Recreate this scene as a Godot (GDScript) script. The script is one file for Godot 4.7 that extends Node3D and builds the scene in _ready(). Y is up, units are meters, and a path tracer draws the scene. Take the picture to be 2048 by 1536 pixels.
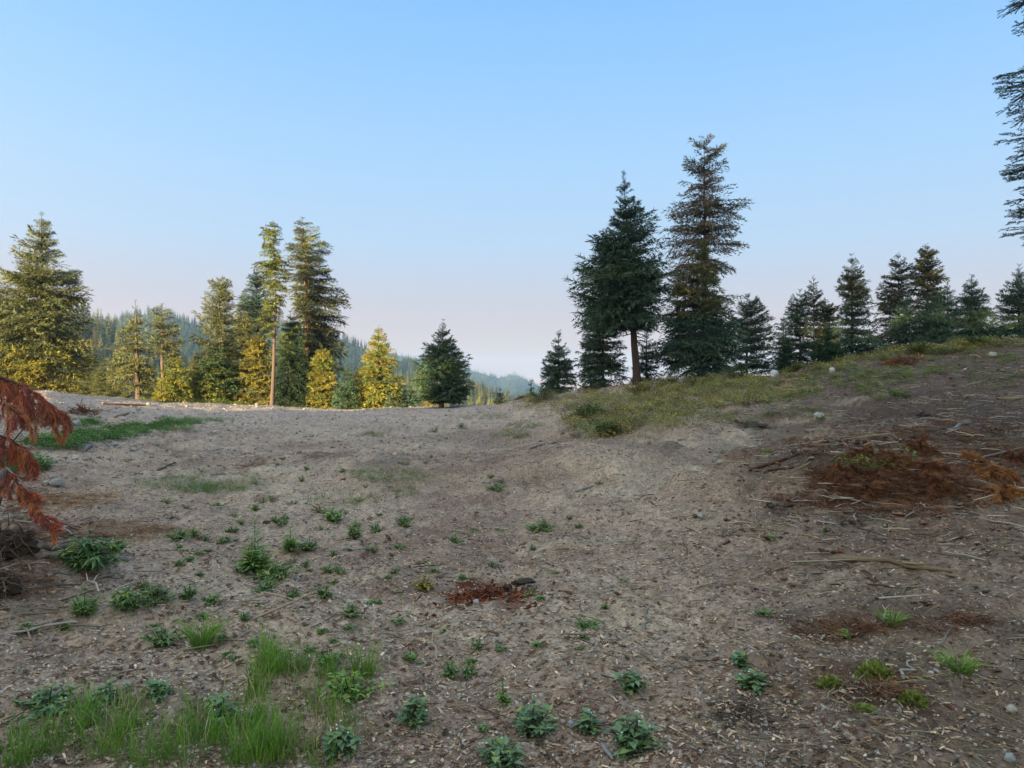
extends Node3D
# A cleared hillside at dusk: bare churned soil, weeds and logging slash, conifers round the edge, hazy hills.
const F := 1536.0      # focal length, in pixels of the 2048-wide photograph
const EYE := 1.6       # height of the camera above the soil
const SUN_A := 0.56    # how far left of straight behind the camera the sun stands (radians)
const SUN_E := 0.105    # its elevation

const TRACK: PackedVector2Array = [Vector2(1.0, -10.2), Vector2(2.0, -11.3), Vector2(3.7, -13.1), Vector2(6.5, -17.0), Vector2(9.3, -19.5)]

var rng := RandomNumberGenerator.new()
var n_big := FastNoiseLite.new()
var n_mid := FastNoiseLite.new()
var n_fine := FastNoiseLite.new()
var edge_d := PackedFloat32Array()
var edge_h := PackedFloat32Array()
var taken := {}
var M := {}
var sprays := {}
var stains_and_glow := []       # [x, z, rx, rz, colour, strength]

class Buf:
	var v := PackedVector3Array()
	var n := PackedVector3Array()
	var c := PackedColorArray()
	var uv := PackedVector2Array()
	func tri(a: Vector3, b: Vector3, d: Vector3, col: Color) -> void:
		var m := (d - a).cross(b - a).normalized()
		v.push_back(a); v.push_back(b); v.push_back(d)
		n.push_back(m); n.push_back(m); n.push_back(m)
		c.push_back(col); c.push_back(col); c.push_back(col)
	func tri2(a: Vector3, b: Vector3, d: Vector3, ca: Color, cd: Color) -> void:
		var m := (d - a).cross(b - a).normalized()
		v.push_back(a); v.push_back(b); v.push_back(d)
		n.push_back(m); n.push_back(m); n.push_back(m)
		c.push_back(ca); c.push_back(ca); c.push_back(cd)
	func quad(a: Vector3, b: Vector3, d: Vector3, e: Vector3, col: Color) -> void:
		tri(a, b, d, col)
		tri(a, d, e, col)
	func put(p: Vector3, m: Vector3, col: Color) -> void:
		v.push_back(p); n.push_back(m); c.push_back(col)
	func mesh(mat: Material) -> ArrayMesh:
		var arr := []
		arr.resize(Mesh.ARRAY_MAX)
		arr[Mesh.ARRAY_VERTEX] = v
		arr[Mesh.ARRAY_NORMAL] = n
		arr[Mesh.ARRAY_COLOR] = c
		if uv.size() == v.size():
			arr[Mesh.ARRAY_TEX_UV] = uv
		var me := ArrayMesh.new()
		me.add_surface_from_arrays(Mesh.PRIMITIVE_TRIANGLES, arr)
		me.surface_set_material(0, mat)
		return me

# ---------------------------------------------------------------- naming
func numbered(called: String) -> String:
	var k: int = taken.get(called, 0)
	taken[called] = k + 1
	return called if k == 0 else "%s_%03d" % [called, k]

func thing(called: String, label: String, category: String, at := Vector3.ZERO, group := "") -> Node3D:
	var o := Node3D.new()
	o.name = numbered(called)
	o.position = at
	tag(o, label, category, group)
	add_child(o, true)
	return o

func tag(o: Node, label: String, category: String, group := "", kind := "") -> void:
	if label: o.set_meta("label", label)
	if category: o.set_meta("category", category)
	if group: o.set_meta("group", group)
	if kind: o.set_meta("kind", kind)

func part(called: String, b: Buf, mat: Material, parent: Node) -> MeshInstance3D:
	var o := MeshInstance3D.new()
	o.name = called if parent != self else numbered(called)
	o.mesh = b.mesh(mat)
	parent.add_child(o, true)
	return o

func multi(called: String, me: Mesh, xf: Array, cols: Array, parent: Node) -> MultiMeshInstance3D:
	var mm := MultiMesh.new()
	mm.transform_format = MultiMesh.TRANSFORM_3D
	mm.use_colors = true
	mm.mesh = me
	mm.instance_count = xf.size()
	for i in xf.size():
		mm.set_instance_transform(i, xf[i])
		mm.set_instance_color(i, cols[i])
	var o := MultiMeshInstance3D.new()
	o.multimesh = mm
	o.name = called if parent != self else numbered(called)
	parent.add_child(o, true)
	return o

func stuff(called: String, label: String, category: String, me: Mesh, xf: Array, cols: Array) -> void:
	if xf.is_empty(): return
	tag(multi(called, me, xf, cols, self), label, category, "", "stuff")

# ---------------------------------------------------------------- terrain
func lookup(px: float, table: Array, k: int) -> float:
	if px <= table[0][0]: return table[0][k]
	for i in range(1, table.size()):
		if px <= table[i][0]:
			var t: float = (px - table[i - 1][0]) / (table[i][0] - table[i - 1][0])
			return lerpf(table[i - 1][k], table[i][k], t)
	return table[table.size() - 1][k]

func prepare_terrain() -> void:
	# the brow of the clearing: bearing (as a pixel column), distance, and where it stands against the sky
	var brow := [[-600, 44, 776], [0, 47, 776], [100, 48, 780], [170, 50, 791], [300, 53, 801], [500, 56, 810], [700, 57, 817],
		[900, 54, 812], [1000, 50, 806], [1050, 46, 796], [1200, 40, 777], [1400, 36, 757], [1550, 33, 744], [1750, 30, 707], [2048, 28, 683], [2600, 26, 650]]
	for i in 401:
		var px := 1024.0 + F * (i / 200.0 - 1.0)
		var d := lookup(px, brow, 1)
		edge_d.push_back(d)
		edge_h.push_back(EYE + (768.0 - lookup(px, brow, 2)) / F * d)
	n_big.seed = 11; n_big.frequency = 0.11; n_big.fractal_octaves = 2
	n_mid.seed = 12; n_mid.frequency = 0.7; n_mid.fractal_octaves = 2
	n_fine.seed = 13; n_fine.frequency = 3.5; n_fine.fractal_octaves = 2

func shape_height(x: float, z: float) -> float:
	var d := -z
	var h := 0.0
	if d > 0.3:
		var k := clampf((x / d + 1.0) * 200.0, 0.0, 399.99)
		var i := int(k)
		var ed := lerpf(edge_d[i], edge_d[i + 1], k - i)
		var eh := lerpf(edge_h[i], edge_h[i + 1], k - i)
		if d < ed:
			h = eh * pow(d / ed, 1.75)
		else:
			var e := d - ed
			h = maxf(eh - 0.23 * e * e / (e + 7.0), -24.0)
	h += 0.55 * exp(-(pow((x + 4.15) / 1.0, 2.0) + pow((z + 5.6) / 0.95, 2.0)))      # the slash heap at the left edge
	if x > -3.0 and x < 16.0 and z < -6.0 and z > -24.0:
		h += track_height(x, z)
	# an unseen rise added behind the camera, shaped to shade the clearing
	var w := -x * sin(SUN_A) + z * cos(SUN_A)
	if w > 6.0:
		var s := x * cos(SUN_A) + z * sin(SUN_A)
		h += (7.3 + 7.4 * smoothstep(-37.0, -25.0, s)) * smoothstep(8.0, 46.0, w) * smoothstep(-110.0, -80.0, s)
	return h

func track_height(x: float, z: float) -> float:          # the bulldozed track up the right slope, a low berm on its left, the slash bank on its right
	var p := Vector2(x, z)
	var best := 1e9
	var sd := 0.0
	var along := 0.0
	for i in 4:
		var a := TRACK[i]
		var b := TRACK[i + 1]
		var t := clampf((p - a).dot(b - a) / (b - a).length_squared(), 0.0, 1.0)
		var q := p - a.lerp(b, t)
		if q.length() < best:
			best = q.length()
			sd = best * signf((b - a).cross(q))
			along = (i + t) / 4.0
	var win := smoothstep(0.0, 0.2, along) * smoothstep(1.0, 0.85, along)
	var wob := n_mid.get_noise_2d(x * 0.9 + 7.0, z * 0.9)
	return win * (-0.14 * exp(-sd * sd / 0.8) + 0.13 * exp(-pow((sd + 1.6 + wob) / 0.5, 2.0)) + 0.34 * smoothstep(0.8, 1.7, sd + wob * 0.9) * smoothstep(6.5, 3.0, sd))

func height(x: float, z: float) -> float:
	var r := sqrt(x * x + z * z)
	var h := shape_height(x, z)
	var far := 1.0 / (1.0 + pow(r / 40.0, 3.0))
	h += n_big.get_noise_2d(x, z) * 0.32 * smoothstep(2.0, 12.0, r) * (far + 0.15)
	h += n_mid.get_noise_2d(x, z) * 0.1
	if r < 40.0:
		h += n_fine.get_noise_2d(x, z) * 0.038
		if r < 18.0:
			h += n_fine.get_noise_2d(x * 3.7 + 50.0, z * 3.7) * 0.013
	return h

func gp(px: float, py: float) -> Vector3:            # the point of the ground in the direction of a pixel
	var u := (px - 1024.0) / F
	var k := (768.0 - py) / F
	var d := 1.6
	var last := d
	while d < 70.0:
		if EYE + k * d < height(u * d, -d):
			for i in 8:
				var m := (last + d) * 0.5
				if EYE + k * m < height(u * m, -m): d = m
				else: last = m
			break
		last = d
		d *= 1.05
	if d >= 70.0:
		d = edge_d[clampi(int((u + 1.0) * 200.0), 0, 400)]
	return Vector3(u * d, height(u * d, -d), -d)

func on(x: float, z: float) -> Vector3:
	return Vector3(x, height(x, z), z)

func slope(x: float, z: float, e := 0.15) -> Vector3:
	return Vector3(height(x - e, z) - height(x + e, z), 2.0 * e, height(x, z - e) - height(x, z + e)).normalized()

# ---------------------------------------------------------------- small shapes
func rr(a: float, b: float) -> float:
	return rng.randf_range(a, b)

func rv() -> Vector3:
	return Vector3(rr(-1, 1), rr(-1, 1), rr(-1, 1))

func vary(c: Color, k: float) -> Color:
	var s := 1.0 + rr(-k, k)
	return Color(c.r * s * (1.0 + rr(-k, k) * 0.3), c.g * s, c.b * s * (1.0 + rr(-k, k) * 0.3))

func tube(b: Buf, pts: Array, radii: Array, sides: int, col: Color, rough := 0.0, cap := true, col2 = null) -> void:
	var rings := []
	var ref := Vector3(0.31, 0.2, 0.93).normalized()
	for i in pts.size():
		var t: Vector3 = ((pts[mini(i + 1, pts.size() - 1)] as Vector3) - (pts[maxi(i - 1, 0)] as Vector3)).normalized()
		if absf(t.dot(ref)) > 0.9: ref = Vector3(0.9, 0.3, -0.2).normalized()
		var s := t.cross(ref).normalized()
		var u := s.cross(t).normalized()
		ref = u if absf(u.dot(t)) < 0.5 else ref
		var ring := []
		for k in sides:
			var a := TAU * k / sides
			var dir := s * cos(a) + u * sin(a)
			ring.append([(pts[i] as Vector3) + dir * radii[i] * (1.0 + rr(-rough, rough)), dir])
		rings.append(ring)
	for i in rings.size() - 1:
		var c0: Color = col if col2 == null else col.lerp(col2, float(i) / (rings.size() - 1))
		for k in sides:
			var q := (k + 1) % sides
			var cc := vary(c0, 0.12)
			for e in [[i, k], [i + 1, q], [i + 1, k], [i, k], [i, q], [i + 1, q]]:
				var w: Array = rings[e[0]][e[1]]
				b.put(w[0], w[1], cc)
	if cap:
		for e in [0, rings.size() - 1]:
			var cl := Color(minf(col.r * 1.5, 0.5), minf(col.g * 1.4, 0.42), minf(col.b * 1.2, 0.34))
			for k in sides:
				var p0: Vector3 = rings[e][k][0]
				var p1: Vector3 = rings[e][(k + 1) % sides][0]
				if e == 0: b.tri(pts[e], p1, p0, cl)
				else: b.tri(pts[e], p0, p1, cl)

func lump(b: Buf, at: Vector3, size: Vector3, col: Color, rough := 0.22, seg := 9, facets := true) -> void:
	var nz := FastNoiseLite.new()
	nz.seed = rng.randi() % 100000
	nz.frequency = 0.9
	var rows := seg - 2
	var grid := []
	for i in rows + 1:
		var row := []
		var th := PI * i / rows
		for k in seg:
			var ph := TAU * k / seg
			var dir := Vector3(sin(th) * cos(ph), cos(th), sin(th) * sin(ph))
			row.append(at + dir * size * (1.0 + rough * 2.0 * nz.get_noise_3dv(dir * 1.3)))
		grid.append(row)
	for i in rows:
		for k in seg:
			var q := (k + 1) % seg
			var cc := vary(col, 0.07)
			if i > 0: b.tri(grid[i][k], grid[i + 1][k], grid[i][q], cc)
			if i < rows - 1: b.tri(grid[i][q], grid[i + 1][k], grid[i + 1][q], cc)

func leaf(b: Buf, at: Vector3, dir: Vector3, up: Vector3, length: float, wide: float, col: Color) -> void:
	var s := dir.cross(up).normalized()
	var u := s.cross(dir).normalized()
	var tip := at + dir * length - u * length * 0.22
	var mid := at + dir * length * 0.45 - u * wide * 0.16
	var l := at + dir * length * 0.42 + s * wide * 0.5 + u * wide * 0.08
	var r := at + dir * length * 0.42 - s * wide * 0.5 + u * wide * 0.08
	var c2 := vary(col, 0.06)
	b.tri(at, mid, l, col)
	b.tri(l, mid, tip, col)
	b.tri(at, r, mid, c2)
	b.tri(mid, r, tip, c2)

func blade(b: Buf, at: Vector3, dir: Vector3, bend: Vector3, length: float, wide: float, col: Color, tip: Color) -> void:
	var s := dir.cross(Vector3(rr(-1, 1), 0.2, rr(-1, 1))).normalized() * wide * 0.5
	var p1 := at + dir * length * 0.5 + bend * length * 0.1
	var p2 := at + dir * length * 0.8 + bend * length * 0.32
	var p3 := at + dir * length * 0.95 + bend * length * 0.6
	b.quad(at - s, at + s, p1 + s * 0.85, p1 - s * 0.85, col)
	b.quad(p1 - s * 0.85, p1 + s * 0.85, p2 + s * 0.5, p2 - s * 0.5, col.lerp(tip, 0.5))
	b.tri(p2 - s * 0.5, p2 + s * 0.5, p3, tip)

# ---------------------------------------------------------------- conifers
# One bough of unit length along +x: stem, side twigs, and needle tufts on both. Kept as arrays: [points, uvs].
func make_spray(key: String, twigs: int, tufts: int, size: float, width: float, droop: float, lift: float, hang: float, sd: int) -> void:
	rng.seed = sd
	var v := PackedVector3Array()
	var uv := PackedVector2Array()
	var at := func(s: float) -> Vector3: return Vector3(s, droop * s + lift * s * s, 0.03 * sin(s * 7.0 + sd))
	for i in 3:
		var p0: Vector3 = at.call(i / 3.0)
		var p1: Vector3 = at.call((i + 1) / 3.0)
		var r := 0.014 * (1.0 - i / 3.5)
		v.append_array([p0 + Vector3(0, r, r), p0 - Vector3(0, r, r), p1])
		v.append_array([p0 + Vector3(0, -r, r), p0 + Vector3(0, r, -r), p1])
		for e in 6: uv.push_back(Vector2(0.02, 0.02))
	for k in twigs + 1:
		var s := 0.1 + 0.88 * float(k) / twigs + rr(-0.02, 0.02)
		var p: Vector3 = at.call(s)
		var side := 1.0 if k % 2 == 0 else -1.0
		var l := width * (0.28 + 0.72 * sin(PI * pow(clampf(s, 0, 1), 0.75) * 0.86)) * rr(0.65, 1.12)
		var dir := Vector3(rr(0.45, 0.8), rr(-0.14, 0.2), side * rr(0.6, 1.0)).normalized()
		if k == twigs:
			dir = Vector3(1, droop + 2.0 * lift, 0).normalized()
			l = width * 0.35
		for j in tufts:
			var f := (j + rr(0.1, 1.0)) / tufts
			var q := p + dir * l * f + Vector3(0, -hang * l * f * f, 0)
			for e in 2:
				var tuft := (dir * rr(0.5, 1.0) + Vector3(rr(-0.5, 0.5), rr(-0.6 - hang, 0.5), rr(-0.5, 0.5))).normalized()
				var acr := tuft.cross(rv()).normalized() * size * rr(0.09, 0.16)
				v.append_array([q - acr, q + acr, q + tuft * size * rr(0.75, 1.4)])
				var w := rng.randf()
				uv.append_array([Vector2(0.3, w), Vector2(0.3, w), Vector2(0.95, w)])
	sprays[key] = [v, uv]

func crown_into(root: Node3D, low: float, top: float, axis: Callable, radius: Callable, o: Dictionary, D: float) -> void:
	var n: int = o.n
	var b := Fol.new()
	var kinds: Array = o.get("sprays", ["a", "b", "c"])
	var pb: float = o.get("pb", -0.12)
	var pt: float = o.get("pt", 0.75)
	var col: Color = o.col
	var col2: Color = o.get("col2", col)
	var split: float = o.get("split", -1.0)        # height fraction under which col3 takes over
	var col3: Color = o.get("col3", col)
	var wd: float = o.get("wd", 1.0)
	var gap: float = o.get("gap", 0.0)
	var ragged: float = o.get("ragged", 0.22)
	var nz := FastNoiseLite.new()
	nz.seed = rng.randi() % 9999
	nz.frequency = 0.55
	var rmax := 0.01
	for i in 20:
		rmax = maxf(rmax, radius.call(lerpf(low, top, i / 19.0), 1.57))
	var tiers := maxf(4.0, (top - low) / clampf(rmax * rr(0.28, 0.4), 0.3, 0.85))
	var i := 0
	var guard := 0
	while i < n and guard < n * 6:
		guard += 1
		var f := rng.randf()
		var tier := roundf(f * tiers)
		if rng.randf() < 0.6: f = clampf((tier + rr(-0.22, 0.22)) / tiers, 0.0, 1.0)
		var y := lerpf(low, top, f)
		var az := rr(0, TAU) if rng.randf() < 0.35 else tier * 1.3 + TAU * float(rng.randi() % 6) / 6.0 + rr(-0.25, 0.25)
		var r: float = radius.call(y, az)
		if rng.randf() > 0.2 + 0.8 * pow(clampf(r / rmax, 0, 1.3), 0.7): continue
		var lumpy := nz.get_noise_3d(cos(az) * 2.5, y * 1.6, sin(az) * 2.5)
		if lumpy * 0.5 + 0.5 < gap * rr(0.6, 1.3): continue
		i += 1
		var l := r * (1.0 - ragged * 0.6 + ragged * 1.1 * (rng.randf() + lumpy * 0.8))
		if rng.randf() < 0.22: l *= rr(0.45, 0.75)
		l = maxf(l, 0.16)
		var pitch := lerpf(pb, pt, pow(f, 1.5)) + rr(-0.16, 0.16)
		var dir := Vector3(cos(az) * cos(pitch), sin(pitch), sin(az) * cos(pitch))
		var up := Vector3(-cos(az) * sin(pitch), cos(pitch), -sin(az) * sin(pitch))
		var side := dir.cross(up)
		var roll := rr(-0.45, 0.45)
		var up2 := up * cos(roll) + side * sin(roll)
		var side2 := dir.cross(up2)
		var wl := l * wd * rr(0.85, 1.2)
		var bs := Basis(dir * l, up2 * l * rr(0.8, 1.2), side2 * wl)
		var p: Vector3 = axis.call(y)
		p.y = y - sin(pitch) * l * 0.35
		var size := 0 if l < 0.95 else 1 if l < 1.9 else 2
		var key: String = kinds[rng.randi() % kinds.size()] + str(size)
		var base := col2 if lumpy + rr(-0.15, 0.15) > 0.08 else col
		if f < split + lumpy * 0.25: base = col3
		add_spray(b, sprays[key], Transform3D(bs, p), vary(base, 0.26))
	crown_part(b, root)

class Fol:
	var v := PackedVector3Array()
	var c := PackedColorArray()
	var uv := PackedVector2Array()

func add_spray(b: Fol, s: Array, t: Transform3D, col: Color) -> void:
	var pts: PackedVector3Array = t * (s[0] as PackedVector3Array)
	var cc := PackedColorArray()
	cc.resize(pts.size())
	cc.fill(col)
	b.v.append_array(pts)
	b.c.append_array(cc)
	b.uv.append_array(s[1])

func crown_part(b: Fol, root: Node) -> void:
	var arr := []
	arr.resize(Mesh.ARRAY_MAX)
	arr[Mesh.ARRAY_VERTEX] = b.v
	arr[Mesh.ARRAY_COLOR] = b.c
	arr[Mesh.ARRAY_TEX_UV] = b.uv
	var me := ArrayMesh.new()
	me.add_surface_from_arrays(Mesh.PRIMITIVE_TRIANGLES, arr)
	me.surface_set_material(0, M.foliage)
	var o := MeshInstance3D.new()
	o.name = "crown"
	o.mesh = me
	root.add_child(o, true)

func conifer(called: String, label: String, D: float, top: Array, bx: float, prof: Array, o: Dictionary, group := "", category := "tree") -> Node3D:
	var x := (bx - 1024.0) / F * D
	var yb := height(x, -D) - 0.08
	var ht: float = EYE + (768.0 - top[1]) / F * D - yb
	var lean: float = (top[0] - 1024.0) / F * D - x
	var bend: float = o.get("bend", 0.0) / F * D
	var root := thing(called, label, category, Vector3(x, yb, -D), group)
	var axis := func(y: float) -> Vector3:
		var f := clampf(y / ht, 0.0, 1.0)
		return Vector3(lean * f + bend * sin(f * PI), y, 0)
	var rows := []
	for p in prof:
		rows.append([EYE + (768.0 - p[0]) / F * D - yb, p[1] / F * D, (p[2] if p.size() > 2 else p[1]) / F * D])
	rows.reverse()
	var low: float = rows[0][0]
	var radius := func(y: float, az: float) -> float:
		var w := 0.5 + 0.5 * cos(az)
		return lerpf(lookup(y, rows, 1), lookup(y, rows, 2), smoothstep(0.1, 0.9, w))
	var tr: float = o.get("trunk", 5.0) / F * D
	var bark: Color = o.get("bark", Color(0.1, 0.075, 0.06))
	var b := Buf.new()
	var pts := []
	var rad := []
	for i in 11:
		var f := i / 10.0
		var p: Vector3 = axis.call(ht * f * 0.985)
		if i == 0: p.y = -0.4
		pts.append(p + Vector3(rr(-1, 1), 0, rr(-1, 1)) * tr * 0.35 * (1.0 - f))
		rad.append(maxf(tr * (1.0 - f) * (1.25 if i == 0 else 1.0), 0.012))
	tube(b, pts, rad, 8, bark, 0.1, false)
	part("trunk", b, M.bark, root)
	if o.has("snags"):                           # bare dead limbs low on the stem
		for k in int(o.snags):
			var sb := Buf.new()
			var y: float = rr(maxf(low - o.get("snag_down", 1.2), 0.4), low + 1.2)
			var az := rr(0, TAU)
			var l := rr(0.3, o.get("snag_len", 1.1))
			var d := Vector3(cos(az), rr(-0.35, 0.15), sin(az))
			var p: Vector3 = axis.call(y)
			tube(sb, [p, p + d * l * 0.5, p + d * l + Vector3(0, -0.12 * l, 0)], [0.03, 0.02, 0.006], 4, Color(0.11, 0.09, 0.075), 0.0, false)
			part("dead_limb", sb, M.bark, root)
	var mr := 0.0
	for r in rows: mr += (r[1] + r[2]) * 0.5 / rows.size()
	o = o.duplicate()
	o.n = int(clampf(o.get("dens", 1.0) * 24.0 * (ht - low) / maxf(0.5, mr * 0.5), 45, 520))
	crown_into(root, low, ht, axis, radius, o, D)
	return root

# ---------------------------------------------------------------- far hills
func hill(called: String, D: float, run: float, ridge: Array, base: float, tree_h: float, step: float, col: Color, n: int, label: String, cols: Array) -> void:
	var b := Buf.new()
	var nz := FastNoiseLite.new()
	nz.seed = int(D)
	nz.frequency = 6.0 / D
	var p0: float = ridge[0][0]
	var p1: float = ridge[ridge.size() - 1][0]
	var spot := func(px: float, t: float) -> Vector3:
		var dd := lerpf(D - run, D, t) if t <= 1.0 else D + (t - 1.0) * run
		var top: float = EYE + (768.0 - lookup(px, ridge, 1)) / F * D - tree_h * 0.5
		var y := lerpf(base, top, pow(t, 1.15)) if t <= 1.0 else lerpf(top, base, t - 1.0)
		return Vector3((px - 1024.0) / F * dd, y + nz.get_noise_2d(px, t * 180.0) * tree_h * 0.7 * sin(PI * minf(t, 1.0)), -dd)
	var nx := int((p1 - p0) / step)
	for i in nx:
		for k in 16:
			var xa := lerpf(p0, p1, float(i) / nx)
			var xb := lerpf(p0, p1, float(i + 1) / nx)
			var a: Vector3 = spot.call(xa, k / 8.0)
			var c: Vector3 = spot.call(xb, k / 8.0)
			var d: Vector3 = spot.call(xb, (k + 1) / 8.0)
			var e: Vector3 = spot.call(xa, (k + 1) / 8.0)
			b.quad(a, e, d, c, vary(col, 0.1))
	tag(part(called, b, M.matte, self), "", "", "", "structure")
	var xf := []
	var cl := []
	for i in n:
		var t := pow(rng.randf(), 0.75) * 1.02
		var p: Vector3 = spot.call(rr(p0, p1), t)
		var s := tree_h * rr(0.6, 1.2)
		xf.append(Transform3D(Basis(Vector3.UP, rr(0, TAU)).scaled(Vector3(s * rr(0.8, 1.15), s, s)), p - Vector3(0, s * 0.06, 0)))
		cl.append(vary(cols[rng.randi() % cols.size()], 0.25))
	stuff("hillside_forest", label, "forest", sprays.mini, xf, cl)

func make_mini() -> void:                          # a far tree of unit height
	rng.seed = 77
	var b := Buf.new()
	for i in 150:
		var f := pow((i + rng.randf()) / 150.0, 0.8)
		var y := 0.1 + 0.9 * f
		var r := (1.0 - f) * 0.2 * rr(0.6, 1.15) + 0.012
		var az := rr(0, TAU)
		var d := Vector3(cos(az), rr(-0.5, 0.05), sin(az))
		var p := Vector3(0, y, 0)
		var s := Vector3(-sin(az), rr(-0.4, 0.4), cos(az)) * (0.025 + r * 0.3)
		b.tri2(p + d * r * 0.25 - s, p + d * r * 0.25 + s, p + d * r, Color(0.85, 0.85, 0.85) * rr(0.8, 1.1), Color(1.1, 1.1, 1.0))
	for k in 4:
		var a := TAU * k / 4.0
		var q := a + TAU / 4.0
		b.tri(Vector3(cos(a), 0, sin(a)) * 0.014, Vector3(0, 0.9, 0), Vector3(cos(q), 0, sin(q)) * 0.014, Color(1.6, 1.1, 1.2))
	sprays.mini = b.mesh(M.needle)

# ---------------------------------------------------------------- low plants
func plant(kind: String, px: float, py: float, wpx: float, hpx: float, label: String, group := "", tone := Color(0, 0, 0, 0)) -> void:
	var at := gp(px, py)
	var d := -at.z
	var w := wpx * d / F * 0.5
	var h := hpx * d / F
	var cat: String = {"tuft": "grass tuft", "shrub": "shrub", "moss": "moss"}.get(kind, "weed")
	var nm: String = {"tuft": "grass_tuft", "shrub": "flowering_shrub", "moss": "moss_cushion", "spike": "upright_weed", "feather": "feathery_weed", "leafy": "leafy_weed"}[kind]
	var root := thing(nm, label, cat, at - Vector3(0, 0.01, 0), group)
	var lb := Buf.new()
	var sb := Buf.new()
	var fb := Buf.new()
	var green: Color = {"tuft": Color(0.15, 0.27, 0.05), "shrub": Color(0.165, 0.25, 0.13), "moss": Color(0.21, 0.25, 0.055), "spike": Color(0.2, 0.32, 0.095), "feather": Color(0.19, 0.28, 0.105), "leafy": Color(0.17, 0.255, 0.1)}[kind]
	if tone.a > 0: green = tone
	var sz := clampf(h, 0.05, 0.6)
	if kind == "tuft":
		for i in int(clampf(wpx * 2.2, 50, 170)):
			var a := rr(0, TAU)
			var q := sqrt(rng.randf())
			var p := Vector3(cos(a), 0, sin(a)) * w * 0.45 * q
			var dir := (Vector3(cos(a), 0, sin(a)) * rr(0.0, 0.55) * (w / maxf(h, 0.01) + 0.2) + Vector3.UP).normalized()
			blade(lb, p, dir, Vector3(cos(a), -0.2, sin(a)), h * rr(0.5, 1.1), 0.0055, vary(green, 0.25), vary(Color(green.r * 1.5, green.g * 1.25, green.b), 0.2))
		part("blades", lb, M.leaf, root)
		return
	if kind == "moss":
		for i in int(clampf(wpx * 6.0, 90, 400)):
			var a := rr(0, TAU)
			var q := sqrt(rng.randf())
			var p := Vector3(cos(a) * w * q, h * (1.0 - q * q) * rr(0.3, 1.0), sin(a) * w * q)
			var dir := (Vector3(cos(a) * q, rr(0.3, 1.3), sin(a) * q) + rv() * 0.5).normalized()
			leaf(lb, p, dir, rv(), sz * rr(0.22, 0.45) + 0.01, sz * 0.12 + 0.005, vary(green, 0.35))
		part("foliage", lb, M.leaf, root)
		return
	var stems := int(clampf(wpx * 0.28, 5, 22))
	for i in stems:
		var a := TAU * i / stems * 2.4 + rr(-0.5, 0.5)
		var q := sqrt((i + 0.5) / stems)
		var up := lerpf(1.0, 0.42, q) * rr(0.5, 1.15)
		if kind == "spike": up = (1.0 if i == 0 else rr(0.25, 0.7))
		var reach := w * q * rr(0.6, 1.2)
		var end := Vector3(cos(a) * reach, h * up, sin(a) * reach)
		if kind == "spike" and i == 0: end = Vector3(rr(-0.06, 0.06) * h, h, rr(-0.06, 0.06) * h)
		var pts := []
		for k in 5:
			var f := k / 4.0
			pts.append(Vector3(end.x * pow(f, 0.85), end.y * pow(f, 0.8 if kind != "spike" else 1.0), end.z * pow(f, 0.85)))
		tube(sb, pts, [0.004, 0.0035, 0.003, 0.0025, 0.0015], 4, Color(0.09, 0.1, 0.04), 0.0, false)
		var m := 14 if kind == "shrub" else 17 if kind == "leafy" else 18
		for k in m:
			var f := clampf(0.18 + 0.85 * (k + rr(0, 1)) / m, 0.0, 1.0)
			var seg := minf(f * 4.0, 3.999)
			var p: Vector3 = (pts[int(seg)] as Vector3).lerp(pts[int(seg) + 1], seg - int(seg))
			var b2 := a + PI * k + rr(-1.2, 1.2) if kind != "spike" else k * 2.4
			var out := Vector3(cos(b2), rr(-0.35, 0.9) if kind != "spike" else rr(0.1, 0.9), sin(b2)).normalized()
			var length: float
			var wide: float
			match kind:
				"shrub":
					length = clampf(0.044 * rr(0.6, 1.35), 0.02, 0.065); wide = length * rr(0.5, 0.72)
				"leafy":
					length = clampf(h * 0.25, 0.022, 0.075) * rr(0.5, 1.35); wide = length * rr(0.35, 0.6)
				"spike":
					length = clampf(h * 0.38, 0.04, 0.17) * (1.1 - 0.65 * f) * rr(0.8, 1.15); wide = length * 0.26
				_:
					length = clampf(h * 0.4, 0.035, 0.12) * rr(0.7, 1.2); wide = length * 0.2
			var cc := vary(green, 0.28)
			if rng.randf() < 0.03: cc = Color(0.3, 0.22, 0.1)
			elif rng.randf() < 0.14: cc = vary(Color(green.r * 1.6, green.g * 1.35, green.b * 0.8), 0.2)
			leaf(lb, p, out, Vector3.UP + rv() * 0.3, length, wide, cc)
			if kind == "feather":
				for e in 2:
					leaf(lb, p + out * length * 0.3 * e, (out + Vector3.UP.cross(out) * (1.0 if e == 0 else -1.0)).normalized(), Vector3.UP + rv() * 0.4, length * 0.6, wide * 0.8, cc)
	part("stems", sb, M.leaf, root)
	part("leaves", lb, M.leaf, root)
	if kind == "shrub":
		for k in int(clampf(wpx * 0.07, 2, 8)):
			var a := rr(0, TAU)
			var q := rr(0.1, 0.9)
			var fl := Buf.new()
			lump(fl, Vector3.ZERO, Vector3(0.0045, 0.004, 0.0045), Color(0.75, 0.76, 0.72), 0.2, 6)
			var o := part("flower", fl, M.leaf, root)
			o.position = Vector3(cos(a) * w * q, h * (1.0 - 0.5 * q) + 0.01, sin(a) * w * q)

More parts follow.
